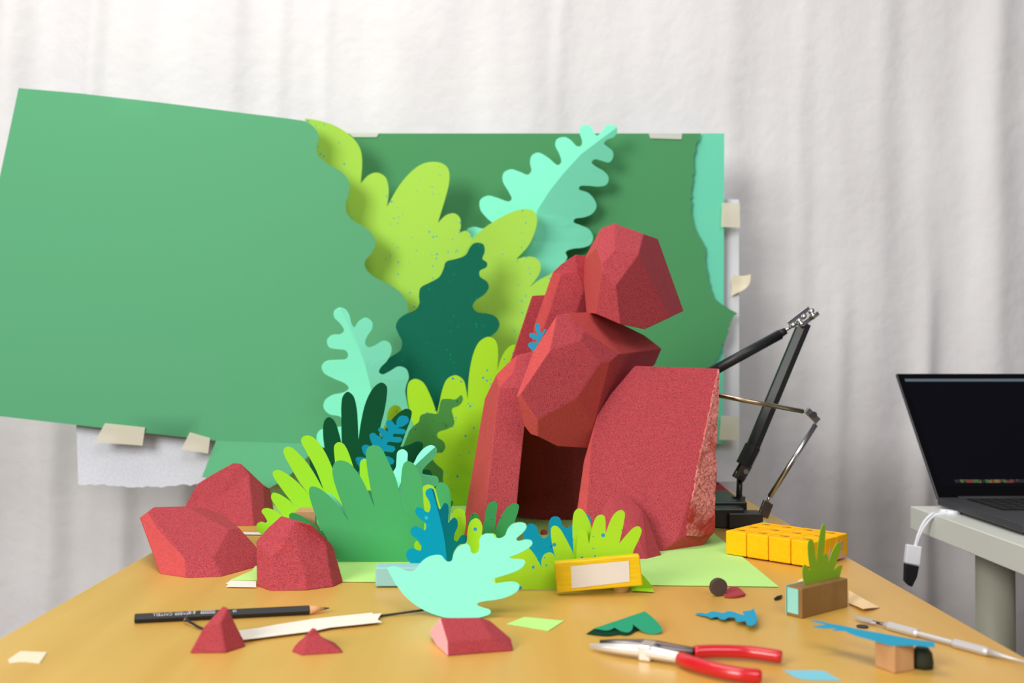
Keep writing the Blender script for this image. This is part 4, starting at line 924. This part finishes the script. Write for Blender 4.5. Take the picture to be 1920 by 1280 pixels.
# ------------------------------------------------------------------ craft knife / probe
kn = thing('metal_probe', tuple(tab(1760, 1190)), 'thin metal modelling tool with knurled grips at the right table edge', 'hand tool')
def tp_(x, y, z): return tab(x, y, T + z)
pa, pb = tp_(1607, 1158, .0035), tp_(1925, 1243, .0035)
def along(px): # by pixel x on the tool axis
    y = 1157 + (px - 1607) * (1240 - 1157) / (1920 - 1607.)
    return tp_(px, y, .0035)
tube('shaft', [along(1658), along(1664), along(1723), along(1787), along(1860), along(1866)], .0022, M['probe'], kn, n=12)
tube('knurled_grip', [along(1664), along(1667), along(1718), along(1722)], [.0028, .0036, .0036, .0028], M['probe'], kn, n=8, smooth=False)
tube('knurled_grip', [along(1787), along(1790), along(1848), along(1854)], [.0028, .0036, .0036, .0030], M['probe'], kn, n=8, smooth=False)
tube('blade_neck', [along(1636), along(1662)], [.0010, .0016], M['steel_dark'], kn, n=8)
q = [along(1600), along(1615), along(1638), along(1644)]
sd = (along(1700) - along(1600)).normalized().cross(Vector((0, 0, 1)))
V = []; wv_ = [.0004, .0030, .0036, .0012]
for p, w_ in zip(q, wv_): V += [p + sd * w_ + Vector((0, 0, .0007)), p - sd * w_ + Vector((0, 0, .0007)), p - sd * w_ - Vector((0, 0, .0007)), p + sd * w_ - Vector((0, 0, .0007))]
F = [(0, 1, 2, 3), (12, 15, 14, 13)]
for i in range(3):
    for k_ in range(4): F.append((i * 4 + k_, i * 4 + (k_ + 1) % 4, i * 4 + 4 + (k_ + 1) % 4, i * 4 + 4 + k_))
recalc(mk('spatula_blade', V, F, M['probe'], kn))
tube('pointed_tip', [along(1852), along(1880), along(1925)], [.0030, .0016, .0005], M['probe'], kn, n=10)

# ------------------------------------------------------------------ pliers
pl = thing('pliers', tuple(tab(1300, 1240)), 'long-nose pliers with red grips lying at the front edge', 'pliers')
f11 = fr(1080, 1080, 4.571)
def pz(x, y, z): q = f11([(x, y)])[0]; return tab(q[0], q[1], T + z)
V, F = [], []
def loft(name, stations, mat, parent):       # stations: (x,y,z,w,h)
    V = []; F = []; 
    for (x, y, z, w_, h_) in stations:
        p = pz(x, y, z)
        i = stations.index((x, y, z, w_, h_)); a_ = stations[max(0, i - 1)]; b_ = stations[min(len(stations) - 1, i + 1)]
        t = (pz(b_[0], b_[1], b_[2]) - pz(a_[0], a_[1], a_[2])); t.z = 0; t.normalize(); s = Vector((-t.y, t.x, 0))
        for k_ in range(8):
            an = math.pi / 8 + k_ * math.pi / 4; V.append(p + s * (math.cos(an) * w_) + Vector((0, 0, math.sin(an) * h_)))
    for i in range(len(stations) - 1):
        for k_ in range(8): F.append((i * 8 + k_, i * 8 + (k_ + 1) % 8, i * 8 + 8 + (k_ + 1) % 8, i * 8 + 8 + k_))
    F += [tuple(range(7, -1, -1)), tuple((len(stations) - 1) * 8 + k_ for k_ in range(8))]
    o = recalc(mk(name, V, F, mat, parent, smooth=[len(f) == 4 for f in F])); bevel(o, .0004, 2, 40); return o
loft('lower_jaw', [(122, 598, .004, .0015, .0020), (250, 612, .005, .0030, .0035), (400, 625, .006, .0042, .0048), (600, 645, .0065, .0050, .0055), (750, 672, .0065, .0048, .0050), (900, 700, .0062, .0040, .0045), (960, 712, .006, .0032, .0038)], M['plier_steel'], pl)
loft('upper_jaw', [(205, 562, .004, .0012, .0018), (350, 572, .005, .0022, .0034), (560, 585, .006, .0035, .0044), (700, 600, .006, .0040, .0044), (850, 628, .006, .0038, .0042), (1010, 650, .006, .0034, .0038)], M['steel_dark'], pl)
pv = pz(612, 638, .0062); ax_ = (pz(750, 672, .006) - pz(400, 625, .006)); ax_.z = 0; ax_.normalize(); pr = Matrix((ax_, Vector((-ax_.y, ax_.x, 0)), Vector((0, 0, 1)))).transposed()
box('pivot_block', pv, (.0100, .0165, .0120), M['plier_steel'], pl, rot=pr, bev=.0012)
tube('red_grip', spline([pz(1010, 648, .006), pz(1200, 640, .0065), pz(1450, 648, .0065), pz(1650, 672, .0065), pz(1765, 692, .006)], 6), [.0040] + [.0048] * 22 + [.0046, .0036], M['red_grip'], pl, n=16)
tube('red_grip', spline([pz(890, 700, .006), pz(1000, 745, .0065), pz(1200, 800, .0065), pz(1400, 840, .0065), pz(1590, 858, .006)], 6), [.0040] + [.0052] * 22 + [.0050, .0040], M['red_grip'], pl, n=16)

# ------------------------------------------------------------------ pencil
pn = thing('black_pencil', tuple(tab(430, 1165)), 'black drawing pencil with a sharpened tip lying left of centre', 'pencil')
P0 = tab(253, 1159, T + .0042); P1 = tab(580, 1143, T + .0042); P2 = tab(618, 1139.5, T + .0042)
tube('pencil_body', [P0, P1], .0041, M['pencil'], pn, n=6, smooth=False)
dirp = (P1 - P0).normalized(); Pw = P1 + (P2 - P1) * .72
tube('sharpened_wood', [P1, Pw], [.0039, .0014], M['pencil_wood'], pn, n=12)
tube('lead_point', [Pw, P2], [.0014, .0003], M['graphite'], pn, n=10)
def textmesh(s, size):
    cu = bpy.data.curves.new('lettering', 'FONT'); cu.body = s; cu.size = size; cu.extrude = .00005; cu.align_x = 'CENTER'; cu.align_y = 'CENTER'
    o = bpy.data.objects.new('tmp', cu); COL.objects.link(o); bpy.context.view_layer.update()
    me = bpy.data.meshes.new_from_object(o.evaluated_get(bpy.context.evaluated_depsgraph_get())); bpy.data.objects.remove(o); return me
up_p = Vector((0, -.62, .78)); up_p = (up_p - dirp * up_p.dot(dirp)).normalized()      # outward normal of the lettered face
sy = up_p.cross(dirp)                                                                  # along the face, "up" in the photo
def on_pencil(name, me, fpos, mat, parent):
    # lettering is upside down in the photo: x axis runs right to left
    og = origin_of(parent); p = P0 + dirp * fpos + up_p * .00385
    Mx = Matrix((-dirp, -sy, up_p)).transposed()
    for v in me.vertices: v.co = Mx @ v.co + p - og
    o = bpy.data.objects.new(name, me); me.materials.clear(); me.materials.append(mat); COL.objects.link(o); o.parent = parent; return o
LP = (P1 - P0).length; k_ = LP / 327.0      # metres per photo pixel along the pencil
on_pencil('lettering', textmesh('FABER-CASTELL', .0042), (319 - 253) * k_ , M['silver_ink'], pn)
def bars(rects, th=.00008):
    V = []; F = []
    for (x0, y0, x1, y1) in rects:
        q = len(V); V += [(x0, y0, th), (x1, y0, th), (x1, y1, th), (x0, y1, th), (x0, y0, 0), (x1, y0, 0), (x1, y1, 0), (x0, y1, 0)]
        F += [tuple(q + i for i in f) for f in ((0, 1, 2, 3), (0, 4, 5, 1), (1, 5, 6, 2), (2, 6, 7, 3), (3, 7, 4, 0))]
    me = bpy.data.meshes.new('bars'); me.from_pydata(V, [], F); return me
# jousting emblem: two small riders facing each other, simplified to their strokes
on_pencil('emblem', bars([(-.003, -.0012, -.0008, -.0004), (-.0026, -.0004, -.0018, .0012), (.0006, -.0012, .003, -.0004), (.0014, -.0004, .0024, .0012), (-.0016, .0003, .0016, .0006), (-.0028, -.002, -.0023, -.001), (-.0012, -.002, -.0008, -.001), (.001, -.002, .0014, -.001), (.0024, -.002, .0028, -.001)]), (358 - 253) * k_, M['silver_ink'], pn)
fr_ = [(-.006, -.0016, .006, -.0012), (-.006, .0012, .006, .0016), (-.006, -.0016, -.0056, .0016), (.0056, -.0016, .006, .0016)]
on_pencil('grade_box', bars(fr_ + [(-.0048 + i * .0016, -.0008, -.0040 + i * .0016, .0008) for i in range(7)]), (388 - 253) * k_, M['silver_ink'], pn)
on_pencil('lettering', textmesh('2B', .0036), (438 - 253) * k_, M['silver_ink'], pn)

# ------------------------------------------------------------------ wire under tape
wp = [tab(348, 1161, T + .004), tab(362, 1169, T + .003), tab(380, 1178, T + .0016), tab(430, 1186, T + .0012), tab(520, 1180, T + .0012), tab(620, 1167, T + .0012), tab(715, 1154, T + .0014), tab(760, 1148, T + .003), tab(795, 1143, T + .004)]
wo = tube('black_wire', spline(wp, 6), .0011, M['wire'], n=8); tag(wo, 'thin black wire taped to the table running to the mint leaf', 'wire')
bm = bmesh.new(); bmesh.ops.create_icosphere(bm, subdivisions=2, radius=.0022); me = bpy.data.meshes.new('wire_ball'); 
for v in bm.verts: v.co += wp[0] - origin_of(wo)
bm.to_mesh(me); bm.free(); me.materials.append(M['steel_dark']); ob = bpy.data.objects.new('ball_tip', me); COL.objects.link(ob); ob.parent = wo
lying('white_tape_strip', [tuple(list(p) + [1]) for p in [q[:2] for q in f8([(190, 885), (330, 868), (480, 840), (740, 800), (960, 775), (1190, 752), (1200, 762), (1262, 757), (1240, 790), (1232, 805), (1266, 822), (1000, 850), (880, 862), (760, 888), (500, 920), (225, 955), (205, 920)])]], M['tape_white'],
      'long crinkled strip of white masking tape holding the wire down', 'tape', z=.0027, thick=.0003)

# ------------------------------------------------------------------ small scraps at the front
dc = tab(1349, 1118)
u = Vector((math.cos(R(12)), math.sin(R(12)), 0)); nrm_ = Vector((math.sin(R(12)), -math.cos(R(12)), 0))
cz = Vector((dc.x, dc.y, T + .0086)); V, F = tubegeo([cz, cz - nrm_ * .005], .0086, 32)
do = recalc(mk('magnet_disc', V, F, M['magnet'])); bevel(do, .0006, 2, 40); tag(do, 'round dark brown disc standing on edge beside a red scrap', 'disc')
lying('red_scrap', f11([(1270, 165, 1), (1290, 120), (1320, 92), (1360, 87), (1405, 105), (1452, 150, 1), (1390, 164), (1330, 168)]), M['red_small'], 'thin pointed red scrap beside the dark brown disc', 'scrap', z=.0025, thick=.0018)
V, F = tubegeo([tab(1453, 1123, T + .0015), tab(1459, 1120, T + .002), tab(1465, 1117, T + .0015)], [.0012, .0018, .0012], 8)
t_ = recalc(mk('dark_crumb', V, F, M['wire'])); tag(t_, 'tiny dark crumb between the disc and the wooden block', 'crumb')
A_ = tab(*f11([(150, 445)])[0][:2], T + .003); B_ = tab(*f11([(590, 300)])[0][:2], T + .012); D_ = tab(*f11([(680, 494)])[0][:2], T + .0008)
nP = (B_ - A_).cross(D_ - A_).normalized()
gs = thing('folded_green_scrap', tuple(tab(1170, 1185)), 'folded dark green paper scrap with scalloped edge behind the plier jaws', 'paper')
sheet('upper_flap', f11([(150, 448, 1), (590, 299, 1), (655, 350), (715, 410), (738, 450), (728, 478), (690, 492), (635, 494), (570, 470), (485, 408, 1), (487, 440), (470, 468), (440, 480), (385, 468), (330, 438, 1), (300, 455), (255, 462), (180, 450)]),
      lambda x, y: inter(x, y, A_, nP), M['teal_scrap'], gs, thick=.0005)
sheet('lower_flap', f11([(88, 492, 1), (165, 442, 1), (590, 300, 1), (600, 420, 1), (500, 470), (470, 490), (420, 500), (370, 495), (300, 505), (250, 508), (180, 503)]), lambda x, y: tab(x, y, T + .0006 + .000008 * max(0, x - 1090)), M['teal_scrap_shadow'], gs, thick=.0004)  # flap coloured dark as the shadow inside the folded scrap
bf = sheet('blue_feather_scrap', f11([(1022, 320), (1070, 311), (1118, 318), (1160, 300), (1210, 305), (1262, 313), (1300, 299), (1350, 304), (1400, 322), (1445, 333, 1), (1427, 300, 1), (1500, 290, 1), (1521, 272, 1), (1537, 305), (1552, 352), (1545, 392), (1512, 420), (1462, 408), (1452, 382), (1400, 386), (1368, 375), (1362, 352), (1310, 350), (1275, 368), (1225, 357), (1210, 345), (1155, 355), (1120, 340), (1060, 330)]),
      lambda x, y: tab(x, y, T + .0012 + .00004 * max(0, x - 1300)), M['blue_light'], thick=.0005, k=4)
tag(bf, 'sky blue notched paper scrap lying between the disc and the pliers', 'paper')
cu = sheet('cream_paper_curl', a8([(1165, 585, 1), (1200, 603), (1290, 655), (1400, 712, 1), (1330, 716), (1272, 722, 1), (1220, 700), (1165, 682, 1)]), lambda x, y: tab(x, y, T + .0008 + .003 * math.sin(min(1, max(0, (x - 1590) / 60)) * math.pi)), M['cream'], grid=8, smooth=True)
tag(cu, 'curled cream paper scrap just right of the mint-ended block', 'paper')
lying('cream_paper_chip', a8([(780, 520, 1), (800, 500, 1), (822, 494, 1), (835, 510, 1), (815, 528, 1)]), M['cream'], 'tiny cream paper chip behind the left end of the mint-ended block', 'paper')
